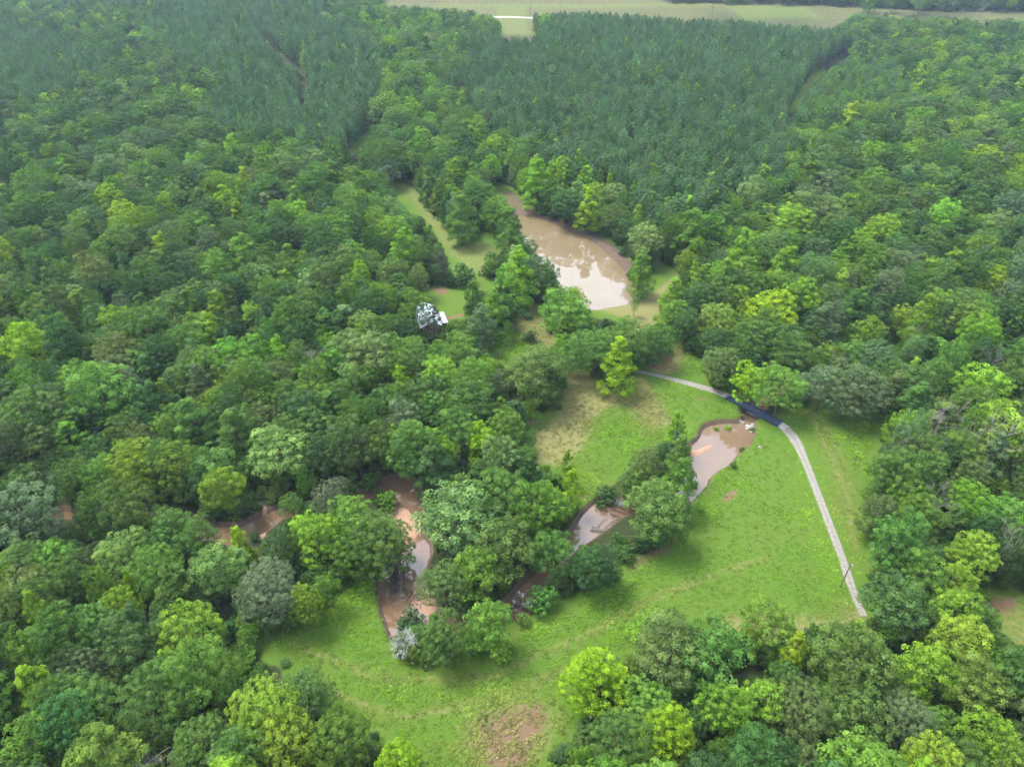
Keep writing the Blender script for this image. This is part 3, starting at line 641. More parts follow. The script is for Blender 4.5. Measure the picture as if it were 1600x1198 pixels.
# ------------------------------------------------------------------ trees the photograph singles out: centre pixel, radius in pixels, shape, tone, label
HERO = [
 # around the meadow, the drive and the pond
 (838,586,46,'round','mid','large round green tree at the top corner of the tan meadow strip'),
 (884,486,38,'round','fresh','broad green tree just below the near end of the brown pond'),
 (930,541,37,'fine','mid','green tree behind the tall yellow-green tree at the head of the drive'),
 (967,566,26,'cone','yellow','tall yellow-green tree standing at the upper end of the gravel drive'),
 (985,528,35,'round','mid','green tree between the pond dam and the tall yellow-green tree'),
 (1027,532,28,'fine','mid','lone spreading tree above the bare tan patch beside the drive'),
 (1129,566,27,'fine','olive','olive green tree left of the small yellow tree by the bridge'),
 (1172,592,25,'round','yellow','vivid yellow-green round tree at the far side of the bridge'),
 (1222,606,37,'fine','fresh','green tree right of the vivid yellow tree by the bridge'),
 (1014,374,27,'round','pale','pale green rounded tree on the right bank of the pond'),
 (1002,420,21,'cone','fresh','deep green tree leaning over the pond below the pale rounded tree'),
 (840,284,23,'cone','bright','tall bright green tree at the narrow far end of the pond'),
 (866,302,23,'round','mid','green tree on the far bank beside the pond tail'),
 (892,315,25,'round','dark','dark green tree on the far bank of the pond, left of the yellow one'),
 (920,326,19,'cone','yellow','yellow-green tree on the far bank of the pond'),
 (957,305,22,'round','pale','pale tree behind the far bank of the pond'),
 (962,342,22,'round','mid','green tree overhanging the exposed mud of the far pond bank'),
 (997,343,11,'cone','yellow','small yellow-green treetop behind the pale pond-side tree'),
 (983,358,17,'round','dark','dark tree between the pond mud and the pale rounded tree'),
 (721,340,22,'cone','fresh','pyramid shaped green tree standing alone in the grass lane'),
 (670,288,16,'cone','mid','slim pointed tree along the right side of the grass lane'),
 (686,305,13,'cone','fresh','pointed green tree second along the right side of the grass lane'),
 (701,322,12,'cone','dark','dark pointed tree behind the pyramid tree in the grass lane'),
 (712,278,18,'cone','bright','bright pointed tree above the head of the grass lane'),
 (743,303,26,'round','mid','rounded tree between the grass lane and the tail of the pond'),
 (772,328,24,'round','fresh','fresh green tree on the left bank of the pond tail'),
 (797,362,23,'cone','mid','tall tree on the left bank where the pond widens'),
 (822,396,18,'round','dark','dark tree at the left edge of the pond'),
 (770,416,19,'shrub','dark','dark round tree on the lawn between lane and pond'),
 (725,432,19,'shrub','dark','dark bushy tree at the near end of the grass lane'),
 (812,428,28,'cone','bright','bright open-branched tree below the left edge of the pond'),
 (849,430,23,'round','dark','dark tree tucked behind the bright open-branched tree by the pond'),
 (739,468,14,'cone','mid','narrow pointed tree at the right edge of the house lawn'),
 (774,484,23,'cone','fresh','tall green tree right of the house lawn'),
 (753,508,19,'cone','grey','grey-green feathery tree in front of the tall lawn-side tree'),
 (690,412,11,'cone','brown','thin brownish tree standing above the house lawn'),
 (679,502,11,'cone','brown','thin brownish tree in front of the metal roofed house'),
 (992,474,5,'pine','fresh','tiny young conifer on the grass of the pond dam'),
 # along the creek
 (1056,672,15,'cone','bright','bright pointed tree at the top of the creek side thicket'),
 (1063,712,21,'cone','fresh','dense green tree at the left edge of the pool below the bridge'),
 (1030,792,46,'round','mid','big round green tree between the log jam pool and the meadow'),
 (1062,752,27,'cone','fresh','dense leafy tree hiding the outflow of the pool below the bridge'),
 (1056,815,22,'round','mid','green tree right behind the big round tree on its meadow side'),
 (1000,742,25,'round','mid','green tree between the small brown pool and the olive feathery one'),
 (1012,722,24,'fine','olive','olive feathery tree left of the pool below the bridge'),
 (985,745,20,'fine','olive','olive bushy tree above the small brown pool with logs'),
 (950,767,19,'shrub','dark','dark rounded tree on the upper bank of the log jam pool'),
 (1003,846,16,'shrub','dark','small dark tree beside the bare earth at the meadow edge'),
 (968,850,18,'shrub','mid','small green tree just below the pale fallen logs'),
 (918,884,28,'round','dark','dark tree on the creek bank below the log jam'),
 (950,878,23,'round','dark','dark tree beside the meadow below the pale logs'),
 (709,797,54,'round','pale','large pale green tree right of the pink sandbar'),
 (784,765,43,'round','mid','green tree in the creek bend, behind the large pale one'),
 (842,792,43,'round','fresh','fresh green tree in the creek bend nearest the north meadow'),
 (797,852,45,'round','mid','big green tree in the middle of the creek bend'),
 (750,893,38,'round','fresh','green tree above the reddish pool in the creek bend'),
 (862,850,34,'round','mid','green tree on the right side of the creek bend wood'),
 (695,908,38,'fine','olive','dark olive feathery tree over the small beach with driftwood'),
 (768,977,37,'round','fresh','bright rounded tree at the meadow edge of the creek bend'),
 (694,992,32,'round','mid','green tree right of the bleached white tree'),
 (641,962,21,'shrub','dark','dark tree just behind the bleached white tree'),
 (850,938,23,'shrub','mid','green tree at the right end of the reddish pool'),
 (886,728,13,'cone','bright','small bright tree on the edge of the north meadow'),
 (893,762,16,'cone','yellow','slim yellow-green tree at the corner of the north meadow'),
 # left of the wide creek channel
 (484,832,38,'round','bright','bright green tree between the two creek channels'),
 (546,808,38,'round','fresh','rounded green tree above the wide creek channel'),
 (584,834,45,'round','mid','dense tree hanging over the left side of the pink sandbar'),
 (553,862,32,'round','fresh','green tree at the tip of the left meadow corner'),
 (440,862,28,'round','dark','dark tree below the bend of the left creek channel'),
 (478,936,25,'round','bright','bright leafy tree at the far left corner of the meadow'),
 (514,916,19,'round','fresh','small tree along the upper left edge of the meadow'),
 (415,928,46,'fine','grey','large grey-green feathery tree left of the meadow tip'),
 (337,888,38,'round','pale','pale green tree below the left creek channel'),
 (376,854,19,'cone','yellow','small yellow-green tree on the lower bank of the left creek'),
 (305,842,30,'round','mid','green tree at the left end of the visible creek channel'),
 (304,985,44,'round','bright','big bright tree left of the meadow tip near the bottom'),
 (346,762,34,'round','bright','bright pale crowned tree above the left creek channel'),
 (518,772,27,'fine','grey','grey-green tree overhanging the creek left of the sandbar'),
 (438,705,45,'round','pale','large pale crowned tree in the wood above the creek'),
 (30,795,52,'round','grey','big grey-green tree at the left border of the picture'),
 (183,868,38,'round','pale','pale feathery tree in the wood at the lower left'),
 (545,545,34,'round','pale','pale bright tree in the wood left of the house'),
 (628,602,19,'cone','yellow','yellow-green treetop in the wood below the house'),
 (752,690,24,'round','yellow','yellow tinged tree in the wood left of the north meadow'),
 (716,665,30,'round','mid','rounded tree left of the yellow tinged one'),
 (785,712,30,'round','pale','pale leaved tree below the yellow tinged one'),
 (795,668,30,'round','fresh','fresh green tree by the left border of the tan strip'),
 (735,625,38,'round','mid','dense green tree left of the large round meadow tree'),
 (690,585,30,'round','bright','bright tree in the wood just below the house'),
 (718,543,28,'round','fresh','fresh green tree between house and small lawn'),
 (762,576,20,'round','bright','bright tree at the lower edge of the bush lawn'),
 (612,362,26,'round','bright','bright tree at the left edge of the grass lane'),
 (642,388,26,'round','mid','green tree left of the grass lane'),
 (630,395,24,'cone','bright','vivid green tree in the wood left of the lane'),
 (644,474,29,'round','fresh','green tree reaching over the left of the house roof'),
 (262,1040,16,'cone','yellow','small vivid yellow tree in the lower left wood'),
 (60,1075,28,'cone','yellow','yellow-green tree at the lower left border'),
 (207,915,13,'cone','yellow','thin yellow treetop in the left wood'),
 (320,1160,42,'fine','olive','rounded olive tree near the bottom edge, left of centre'),
 (450,1160,45,'round','bright','bright tree at the bottom edge left of the meadow'),
 (535,1150,45,'round','fresh','green tree at the bottom edge next to the meadow'),
 (620,1190,30,'round','yellow','yellow-green tree at the bottom edge of the meadow'),
 (480,1080,36,'fine','olive','olive feathery tree at the lower left meadow edge'),
 # lower right wood
 (1050,1012,58,'round','olive','broad olive oak at the lower meadow edge'),
 (1118,1014,58,'round','mid','broad green oak at the lower meadow edge, right of the olive one'),
 (943,1062,47,'round','yellow','brilliant yellow-green tree at the lower edge of the meadow'),
 (1010,1098,38,'round','fresh','green tree between the oaks and the brilliant yellow-green tree'),
 (1037,1148,40,'round','yellow','vivid yellow-green tree near the bottom below the oaks'),
 (1127,1106,37,'round','bright','bright green tree just below the broad oaks'),
 (958,1155,52,'fine','mid','feathery green tree at the bottom edge right of the bare earth'),
 (1198,1098,32,'round','bright','bright green tree right below the oak pair'),
 (1202,980,38,'round','fresh','green tree standing forward at the lower right meadow edge'),
 (1240,1020,21,'cone','yellow','yellow-green sapling behind the forward tree of the lower wood'),
 (1332,1028,55,'round','mid','large green tree at the lower end of the drive'),
 (1332,1000,20,'cone','bright','bright treetop at the lower end of the drive'),
 (1345,1118,48,'round','mid','green domed tree near the bottom right'),
 (1254,1104,42,'fine','olive','olive feathery tree near the bottom right'),
 (1418,1125,38,'fine','grey','grey-green tree near the bottom right'),
 (1396,932,46,'round','olive','large olive tree right of the lower drive'),
 (1443,890,33,'round','fresh','fresh green tree behind the large olive one by the drive'),
 (1518,860,36,'round','bright','yellow-green tree in the right wood beside the dead branches'),
 (1492,905,25,'round','bright','bright tree below the yellow-green one on the right'),
 (1502,958,36,'round','bright','bright tree left of the reddish clearing'),
 (1498,1006,40,'round','bright','bright tree below the reddish clearing'),
 (1442,1052,46,'round','bright','large yellow-green tree at the lower right'),
 (1528,1074,48,'round','fresh','broad fresh green tree near the lower right corner'),
 (1545,1156,38,'round','bright','vivid yellow-green tree in the lower right corner'),
 # right wood
 (1527,602,38,'round','bright','bright broad tree in the right wood above the dead trees'),
 (1418,668,27,'round','bright','bright tree at the right edge of the meadow beside the dead trees'),
 (1408,735,46,'round','mid','big green tree along the right edge of the meadow'),
 (1415,770,28,'round','bright','bright tree at the right edge of the meadow, halfway down the drive'),
 (1505,780,30,'round','bright','bright domed tree in the right wood below the dead trees'),
 (1515,746,24,'round','pale','pale tree just below the big dead tree'),
 (1440,808,34,'round','fresh','fresh green tree right of the drive'),
 (1370,800,25,'round','olive','olive tree nearest the drive on its right side'),
 (1330,603,38,'fine','grey','grey-green tree at the top edge of the right meadow'),
 (1288,600,30,'fine','grey','grey-green tree right of the far pole'),
 (1206,485,35,'round','yellow','bright yellow-green tree in the wood right of the pond dam'),
 (1160,400,28,'cone','bright','bright green tree in the wood above the pond dam'),
 (1225,425,27,'cone','bright','bright green tree in the upper right wood'),
 (1052,468,20,'cone','bright','bright tree right of the pond dam'),
 (1083,432,11,'cone','yellow','yellow treetop right of the pond dam'),
 (1120,500,30,'round','fresh','fresh green tree at the wood edge above the drive'),
 (1092,470,28,'round','dark','dark tree at the wood edge right of the dam'),
 (1360,520,25,'round','bright','bright tree in the right wood'),
 (1175,525,30,'round','mid','green tree above the olive tree by the bridge'),
 (1230,545,32,'round','mid','green tree above the far pole'),
 (1275,330,40,'round','pale','large pale tree in the upper right wood'),
 (1235,345,30,'round','bright','bright crowned tree beside the large pale tree at upper right'),
]
SHRUBS = [
 (829,526,11,'dark','clipped round dark bush on the small lawn by the dirt track'),
 (820,491,10,'dark','low dark bush at the top of the dirt track'),
 (803,499,5,'dark','tiny dark bush beside the dirt track'),
 (606,778,17,'fresh','leafy green bush in the creek above the sandbar'),
 (594,770,10,'dark','dark bush on the upstream side of the sandbar'),
 (1122,662,5,'bright','small bright bush on the upper bank of the pool'),
 (1140,660,6,'bright','bright bush beside the falls below the bridge'),
 (1178,664,5,'fresh','green bush on the right side of the falls'),
 (1146,726,6,'mid','green bush on the lower bank of the pool'),
 (818,968,12,'fresh','green bush at the lower tip of the reddish pool'),
 (740,1006,22,'fresh','leafy bush at the meadow edge below the creek bend'),
 (780,1010,20,'bright','bright bush below the bright rounded tree at the meadow edge'),
 (670,1025,14,'mid','green bush at the foot of the bleached white tree'),
 (458,968,17,'mid','green bush at the left tip of the meadow'),
 (535,900,15,'mid','green bush along the upper left edge of the meadow'),
 (562,884,14,'mid','green bush where the meadow meets the wide creek'),
 (1162,695,5,'olive','weedy islet clump at the right side of the pool'),
 (397,838,9,'dark','dark bush on the bank of the left creek'),
 (535,757,22,'mid','thick bush above the creek left of the sandbar'),
 (575,745,20,'olive','olive thicket above the bend of the creek'),
 (1032,848,8,'mid','small bush by the bare earth at the meadow edge'),
 (905,905,16,'dark','dark bush on the bank below the log jam'),
 (885,918,14,'mid','green bush between creek and meadow'),
 (960,900,10,'mid','low bush on the meadow rim below the log jam'),
 (700,1025,14,'mid','green bush second from the bleached white tree'),
 (635,985,10,'dark','dark low bush beside the bleached white tree'),
 (1085,748,8,'fresh','bush at the outflow of the pool'),
 (1070,810,13,'mid','bush on the meadow side of the big round tree'),
]
placed = []      # x, y, R of everything planted
NB = 0
for u, v, r, kind, tint, lab in HERO:
    x, y, R, H = from_px(u, v, r, kind)
    nm, cat = ('pine_tree', 'pine tree') if kind == 'pine' else ('broadleaf_tree', 'broadleaf tree')
    plant_tree(nm, kind, x, y, R, H, tint, lab, cat, 'broadleaf trees of the woods' if kind != 'pine' else 'pine trees', rng)
    placed.append((x, y, R)); NB += 1
for u, v, r, tint, lab in SHRUBS:
    x, y, R, H = from_px(u, v, r, 'shrub')
    o = plant_tree('shrub', 'shrub', x, y, R, H, tint, lab, 'shrub', 'bushes', rng)

# ------------------------------------------------------------------ the woods
PINES = [
 [(240,-30),(500,-30),(510,30),(560,50),(600,110),(578,200),(545,238),(460,212),(400,222),(330,190),(330,120),(270,80),(240,40)],
 [(-220,30),(0,30),(100,60),(180,95),(90,155),(0,165),(-220,200)],
 [(720,70),(790,62),(840,60),(825,20),(1000,22),(1200,36),(1312,42),(1325,75),(1265,115),(1235,160),(1240,185),(1245,250),(1190,300),(1120,330),(1060,345),(1040,375),
  (1010,345),(950,292),(880,270),(820,235),(770,200),(720,150)]]
YOUNG = [(1330,78),(1400,85),(1440,140),(1400,165),(1250,185),(1240,180),(1275,116)]
def in_any(u, v, polys):
    r = np.zeros(u.shape, bool)
    for p in polys: r |= in_poly(u, v, p)
    return r
def hexgrid(x0, x1, y0, y1, s, jit, rot=0.0):
    nx, ny = int((x1 - x0) / s * 1.5) + 2, int((y1 - y0) / (s * 0.87) * 1.5) + 2
    i, j = np.meshgrid(np.arange(-nx, nx), np.arange(-ny, ny))
    x = (i + 0.5 * (j % 2)) * s + jit * s * rng.uniform(-1, 1, i.shape); y = j * 0.87 * s + jit * s * rng.uniform(-1, 1, i.shape)
    c, sn = math.cos(rot), math.sin(rot); X = x * c - y * sn + (x0 + x1) / 2; Y = x * sn + y * c + (y0 + y1) / 2
    k = (X > x0) & (X < x1) & (Y > y0) & (Y < y1); return X[k], Y[k]
def crown_hits_open(x, y, R, H):
    bad = np.zeros(x.shape, bool)
    for fx, fy, fz in ((0, 0, 1), (0, 0, 0.6), (0.85, 0, 0.55), (-0.85, 0, 0.55), (0, -0.85, 0.5), (0, 0.85, 0.65), (0.6, 0.6, 0.7), (-0.6, 0.6, 0.7),
                       (0.6, -0.6, 0.45), (-0.6, -0.6, 0.45), (0, -0.3, 0.1), (0.5, 0, 0.3), (-0.5, 0, 0.3), (0, 0.3, 0.9), (0.4, 0, 0.85), (-0.4, 0, 0.85)):
        u, v, d = proj(x + fx * R * 1.18, y + fy * R * 1.18, fz * H * 1.03); bad |= is_open(u, v)
    return bad
CEN = creek_sdf
X, Y = hexgrid(-900, 900, 18, 930, 6.7, 0.38, 0.3)
lim = np.abs(X) < (Y * 0.8 + 95) * 0.98
X, Y = X[lim], Y[lim]
R = np.clip(rng.normal(4.2, 1.05, len(X)), 2.3, 7.2); H = np.clip(R * 1.6 + 8.4 + rng.normal(0, 2.2, len(X)), 8, 23)
U, V, D = proj(X, Y, 0.62 * H)
WU, WV = wob(X, Y, 11, 12) * 16 + rng.normal(0, 6, len(X)), wob(X, Y, 9, 13) * 9
keep = ~in_any(U + WU, V + WV, PINES + [YOUNG]) & ~crown_hits_open(X, Y, R, H) & (creek_sdf(X, Y) > 1.0)
far_field = (Y > 770) & (U > 590) & (U < 1035)
keep &= ~far_field
PL = np.array(placed)
for i in range(0, len(X), 2000):
    s = slice(i, i + 2000)
    dd = np.hypot(X[s, None] - PL[None, :, 0], Y[s, None] - PL[None, :, 1]) / (R[s, None] * 0.62 + PL[None, :, 2] * 0.72)
    keep[s] &= dd.min(1) > 1
X, Y, R, H, U, V, D = [a[keep] for a in (X, Y, R, H, U, V, D)]
n = len(X)
big = wob(X, Y, 26, 6)
pv = rng.random(n) + 0.12 * big
names = ['dark', 'mid', 'fresh', 'bright', 'olive', 'grey', 'pale', 'yellow']
def pick_tone(p, u, v):
    # the lower right wood is yellower, the left and far woods duller
    if u > 1150 and v > 840: w = (0.2, 0.28, 0.2, 0.18, 0.05, 0.02, 0.03, 0.04)
    elif u < 300 and v < 700: w = (0.26, 0.34, 0.10, 0.06, 0.09, 0.09, 0.05, 0.01)
    elif u > 1250: w = (0.22, 0.3, 0.14, 0.1, 0.07, 0.10, 0.05, 0.02)
    else: w = (0.2, 0.32, 0.22, 0.12, 0.03, 0.04, 0.06, 0.01)
    return names[int(np.searchsorted(np.cumsum(w), min(max(p, 0), 0.995)))]
tones = [pick_tone(pv[i], U[i], V[i]) for i in range(n)]
kinds = np.where(rng.random(n) < 0.2, 'cone', np.where(rng.random(n) < 0.2, 'fine', 'round'))
inside = (U > -10) & (U < 1610) & (V > -10) & (V < 1215)
score = np.where(inside, R / D, 0)
order = np.argsort(-score); N_SINGLE = 300 - NB
single = set(order[:N_SINGLE].tolist())
LAND = [(884,486,'the broad tree below the pond'),(967,566,'the tall yellow-green tree'),(1172,592,'the vivid yellow tree by the bridge'),(1014,374,'the pale pond-side tree'),
 (840,284,'the narrow end of the pond'),(721,340,'the pyramid tree in the grass lane'),(672,493,'the house'),(1027,790,'the round tree by the log jam'),(712,795,'the pale tree by the sandbar'),
 (797,852,'the middle of the creek bend'),(631,1005,'the bleached white tree'),(484,832,'the bright tree between the channels'),(415,928,'the grey tree by the meadow tip'),
 (350,840,'the left creek channel'),(304,985,'the big bright tree at lower left'),(346,762,'the bright tree above the left creek'),(438,705,'the large pale tree above the creek'),
 (30,795,'the grey tree at the left border'),(183,868,'the pale feathery tree at lower left'),(545,545,'the pale tree left of the house'),(752,690,'the yellow tinged tree'),
 (838,584,'the round tree on the tan strip'),(628,380,'the bright tree by the grass lane'),(262,1040,'the vivid yellow tree at lower left'),(60,1075,'the yellow-green tree at the lower left border'),
 (450,1160,'the bright tree at the bottom edge'),(500,562,'the bare snag left of the house'),(1085,1012,'the broad oak pair'),(943,1062,'the brilliant tree at the meadow edge'),
 (1332,1028,'the large tree ending the drive'),(1396,932,'the olive tree by the drive'),(1518,860,'the yellow-green tree in the right wood'),(1442,1052,'the yellow-green tree at lower right'),
 (1545,1156,'the yellow-green corner tree'),(1254,1104,'the olive tree near the bottom right'),(1560,676,'the largest dead tree'),(1408,735,'the big tree along the right meadow edge'),
 (1527,602,'the bright tree above the dead trees'),(1330,603,'the grey-green tree above the right meadow'),(1206,485,'the bright tree right of the dam'),(1225,425,'the bright tree in the upper right wood'),
 (1275,330,'the large pale tree at upper right'),(920,326,'the yellow-green tree on the far pond bank'),(1160,400,'the bright tree above the dam'),(1240,170,'the lane through the pines'),
 (670,288,'the slim pointed tree of the lane'),(957,305,'the pale tree behind the far bank')]
_TEN = ['twenty', 'thirty', 'forty', 'fifty', 'sixty']; _ONE = ['first', 'second', 'third', 'fourth', 'fifth', 'sixth', 'seventh', 'eighth', 'ninth']
ORD = ['nearest', 'second', 'third', 'fourth', 'fifth', 'sixth', 'seventh', 'eighth', 'ninth', 'tenth', 'eleventh', 'twelfth', 'thirteenth', 'fourteenth', 'fifteenth', 'sixteenth', 'seventeenth', 'eighteenth', 'nineteenth', 'twentieth']
for t_ in _TEN: ORD += [f'{t_}-{o_}' for o_ in _ONE] + [{'twenty': 'thirtieth', 'thirty': 'fortieth', 'forty': 'fiftieth', 'fifty': 'sixtieth', 'sixty': 'seventieth'}[t_]]
DIRN = ['right of', 'above right of', 'above', 'above left of', 'left of', 'below left of', 'below', 'below right of']
def place_words(us, vs, what):
    """for each thing: its rank in one of eight directions from the closest landmark"""
    lu, lv = np.array([l[0] for l in LAND]), np.array([l[1] for l in LAND]); keys = []
    for u_, v_ in zip(us, vs):
        k_ = int(np.argmin(np.hypot(lu - u_, lv - v_))); a_ = math.atan2(lv[k_] - v_, u_ - lu[k_])
        keys.append((k_, int(round(a_ / (math.pi / 4))) % 8, math.hypot(lu[k_] - u_, lv[k_] - v_)))
    outw = []
    for k_, d_, r_ in keys:
        rank = sum(1 for q in keys if q[0] == k_ and q[1] == d_ and q[2] < r_)
        outw.append(f'{ORD[min(rank, 69)]} {what} {DIRN[d_]} {LAND[k_][2]}')
    return outw
sl_ = sorted(single); words_ = dict(zip(sl_, place_words(U[sl_], V[sl_], 'tree')))
for i in sl_:
    form = {'round': 'round-crowned', 'cone': 'upright', 'fine': 'feathery'}[kinds[i]]
    plant_tree('broadleaf_tree', kinds[i], X[i], Y[i], R[i] if kinds[i] != 'cone' else R[i] * 0.85, H[i], tones[i], f'{TONE[tones[i]]} {form}, {words_[i]}', 'broadleaf tree', 'broadleaf trees of the woods', rng)

def stuff(name, protos, x, y, z, idx, scl, rotz, tint, label, lean=None):
    coll = bpy.data.collections.new(name + '_shapes')
    for i, me in enumerate(protos):
        o = bpy.data.objects.new(f'shape_{i:02d}', me); coll.objects.link(o)
    me = bpy.data.meshes.new(name); m = len(x)
    me.vertices.add(m); me.vertices.foreach_set('co', np.stack([x, y, z], 1).astype(np.float32).ravel())
    def at(nm, ty, prop, d): a = me.attributes.new(nm, ty, 'POINT'); a.data.foreach_set(prop, np.ascontiguousarray(d).ravel())
    at('shape', 'INT', 'value', np.asarray(idx, np.int32))
    at('scl', 'FLOAT_VECTOR', 'vector', np.asarray(scl, np.float32))
    rot = np.zeros((m, 3), np.float32); rot[:, 2] = rotz; at('rot', 'FLOAT_VECTOR', 'vector', rot)
    at('tint', 'FLOAT_VECTOR', 'vector', np.clip(np.asarray(tint, np.float32), 0.008, 0.7))
    o = link(name, me); tag(o, label, None, None, 'stuff')
    ng = bpy.data.node_groups.new(name, 'GeometryNodeTree')
    ng.interface.new_socket('Geometry', in_out='INPUT', socket_type='NodeSocketGeometry'); ng.interface.new_socket('Geometry', in_out='OUTPUT', socket_type='NodeSocketGeometry')
    N, L = ng.nodes, ng.links; gi = N.new('NodeGroupInput'); go = N.new('NodeGroupOutput'); ip = N.new('GeometryNodeInstanceOnPoints')
    ci = N.new('GeometryNodeCollectionInfo'); ci.inputs['Collection'].default_value = coll; ci.inputs['Separate Children'].default_value = True; ci.inputs['Reset Children'].default_value = True
    def named(nm, ty): q = N.new('GeometryNodeInputNamedAttribute'); q.data_type = ty; q.inputs['Name'].default_value = nm; return q.outputs[0]
    L.new(gi.outputs[0], ip.inputs['Points']); L.new(ci.outputs[0], ip.inputs['Instance']); ip.inputs['Pick Instance'].default_value = True
    L.new(named('shape', 'INT'), ip.inputs['Instance Index']); L.new(named('scl', 'FLOAT_VECTOR'), ip.inputs['Scale'])
    L.new(named('rot', 'FLOAT_VECTOR'), ip.inputs['Rotation']); L.new(ip.outputs[0], go.inputs[0])
    md = o.modifiers.new('scatter', 'NODES'); md.node_group = ng
    return o
def merged(kind): return [(quad_mesh('tree_shape', Q, v, [M_LEAFI, M_BARK], t), R0, H0) for Q, v, t, R0, H0 in PROTO[kind]]
MR, MC, MF, MP, MS = merged('round'), merged('cone'), merged('fine'), merged('pine'), merged('shrub')
ALLB = MR + MC + MF; off = {'round': (0, 8), 'cone': (8, 4), 'fine': (12, 3)}
R = R * 1.12
rest = np.array([i for i in range(n) if i not in single])
idx = np.array([off[kinds[i]][0] + rng.integers(off[kinds[i]][1]) for i in rest])
scl = np.array([((R[i] * (0.85 if kinds[i] == 'cone' else 1)) / ALLB[k][1],) * 2 + (H[i] / ALLB[k][2],) for i, k in zip(rest, idx)])
tin = np.array([jitter_tint(tones[i], rng) for i in rest])
# the understorey that fills the gaps between the big crowns
qx, qy = hexgrid(-520, 520, 20, 560, 4.3, 0.42, 0.1)
k = np.abs(qx) < qy * 0.8 + 90; qx, qy = qx[k], qy[k]
qr = rng.uniform(1.7, 2.9, len(qx)); qh = rng.uniform(4.0, 9.5, len(qx)); qu, qv, _ = proj(qx, qy, qh * 0.6)
k = ~in_any(qu, qv, PINES) & ~crown_hits_open(qx, qy, qr, qh) & (creek_sdf(qx, qy) > 0.8) & (rng.random(len(qx)) < 0.8)
qx, qy, qr, qh = [a_[k] for a_ in (qx, qy, qr, qh)]
qi = rng.integers(0, 12, len(qx))
scl = np.concatenate([scl, np.array([(r_ / ALLB[k_][1],) * 2 + (h_ / ALLB[k_][2],) for r_, h_, k_ in zip(qr, qh, qi)])]); idx = np.concatenate([idx, qi])
tin = np.concatenate([tin, np.array([jitter_tint(('dark', 'mid', 'fresh')[int(t_)], rng) for t_ in rng.integers(0, 3, len(qx))])])
ax_, ay_ = np.concatenate([X[rest], qx]), np.concatenate([Y[rest], qy])
stuff('broadleaf_forest', [m[0] for m in ALLB], ax_, ay_, ground_z(ax_, ay_), idx, scl, rng.uniform(0, 6.28, len(ax_)), tin,
      'dense mixed green broadleaf forest reaching to the far edge')

# pines: planted rows
px, py = hexgrid(-800, 800, 230, 900, 4.05, 0.28, 0.35)
PR = np.clip(rng.normal(2.35, 0.45, len(px)), 1.4, 3.6); PH = np.clip(rng.normal(15.0, 1.9, len(px)), 10, 19.5)
u, v, d = proj(px, py, 0.62 * PH)
wu, wv = wob(px, py, 11, 12) * 16 + rng.normal(0, 6, len(px)), wob(px, py, 9, 13) * 9
yng = in_poly(u + wu, v + wv, YOUNG); k = (in_any(u + wu, v + wv, PINES) | yng) & ~((py > 770) & (u > 590) & (u < 1035))
PH = np.where(yng, PH * 0.75, PH)
px, py, PR, PH, u, v, d, yng = [a[k] for a in (px, py, PR, PH, u, v, d, yng)]
k = ~crown_hits_open(px, py, PR, PH) & (rng.random(len(px)) > 0.10)
px, py, PR, PH, u, v, d, yng = [a[k] for a in (px, py, PR, PH, u, v, d, yng)]
m = len(px)
accent = rng.random(m) < (0.07 + 0.2 * smooth(0.3, 0.9, wob(px, py, 22, 8)) + 0.22 * smooth(200, 330, v))   # broadleaf volunteers among the pines
ptone = np.where(yng & (rng.random(m) < 0.6), 'fresh', np.where(accent, np.where(rng.random(m) < 0.2, 'bright', np.where(rng.random(m) < 0.5, 'fresh', 'mid')), 'pine'))
vis = (u > 0) & (u < 1600) & (v > 0) & (v < 1198) & ~accent
po = np.argsort(-np.where(vis, PR / d, 0))[:299]; pset = set(po.tolist())
pw_ = dict(zip(po.tolist(), place_words(u[po], v[po], 'pine')))
for i in po:
    plant_tree('pine_tree', 'pine', px[i], py[i], PR[i], PH[i], 'pine', f'blue-green conical crown, {pw_[int(i)]}', 'pine tree', 'pine trees', rng)
r2 = np.array([i for i in range(m) if i not in pset])
ALLP = MP + MC
idx = np.where(accent[r2], 5 + rng.integers(0, 4, len(r2)), rng.integers(0, 5, len(r2)))
scl = np.array([(PR[i] * (1.25 if accent[i] else 1) / ALLP[q][1],) * 2 + (PH[i] * (1.05 if accent[i] else 1) / ALLP[q][2],) for i, q in zip(r2, idx)])
tin = np.array([jitter_tint(ptone[i], rng, 0.2) for i in r2])
stuff('pine_forest', [q[0] for q in ALLP], px[r2], py[r2], ground_z(px[r2], py[r2]), idx, scl, rng.uniform(0, 6.28, len(r2)), tin,
      'dark blue-green pine plantation in rows filling the upper picture')

def near_open(x, y):
    d = creek_sdf(x, y)
    for p in OPEN_W.values(): d = np.minimum(d, sdf_poly(x, y, p))
    return d < 9
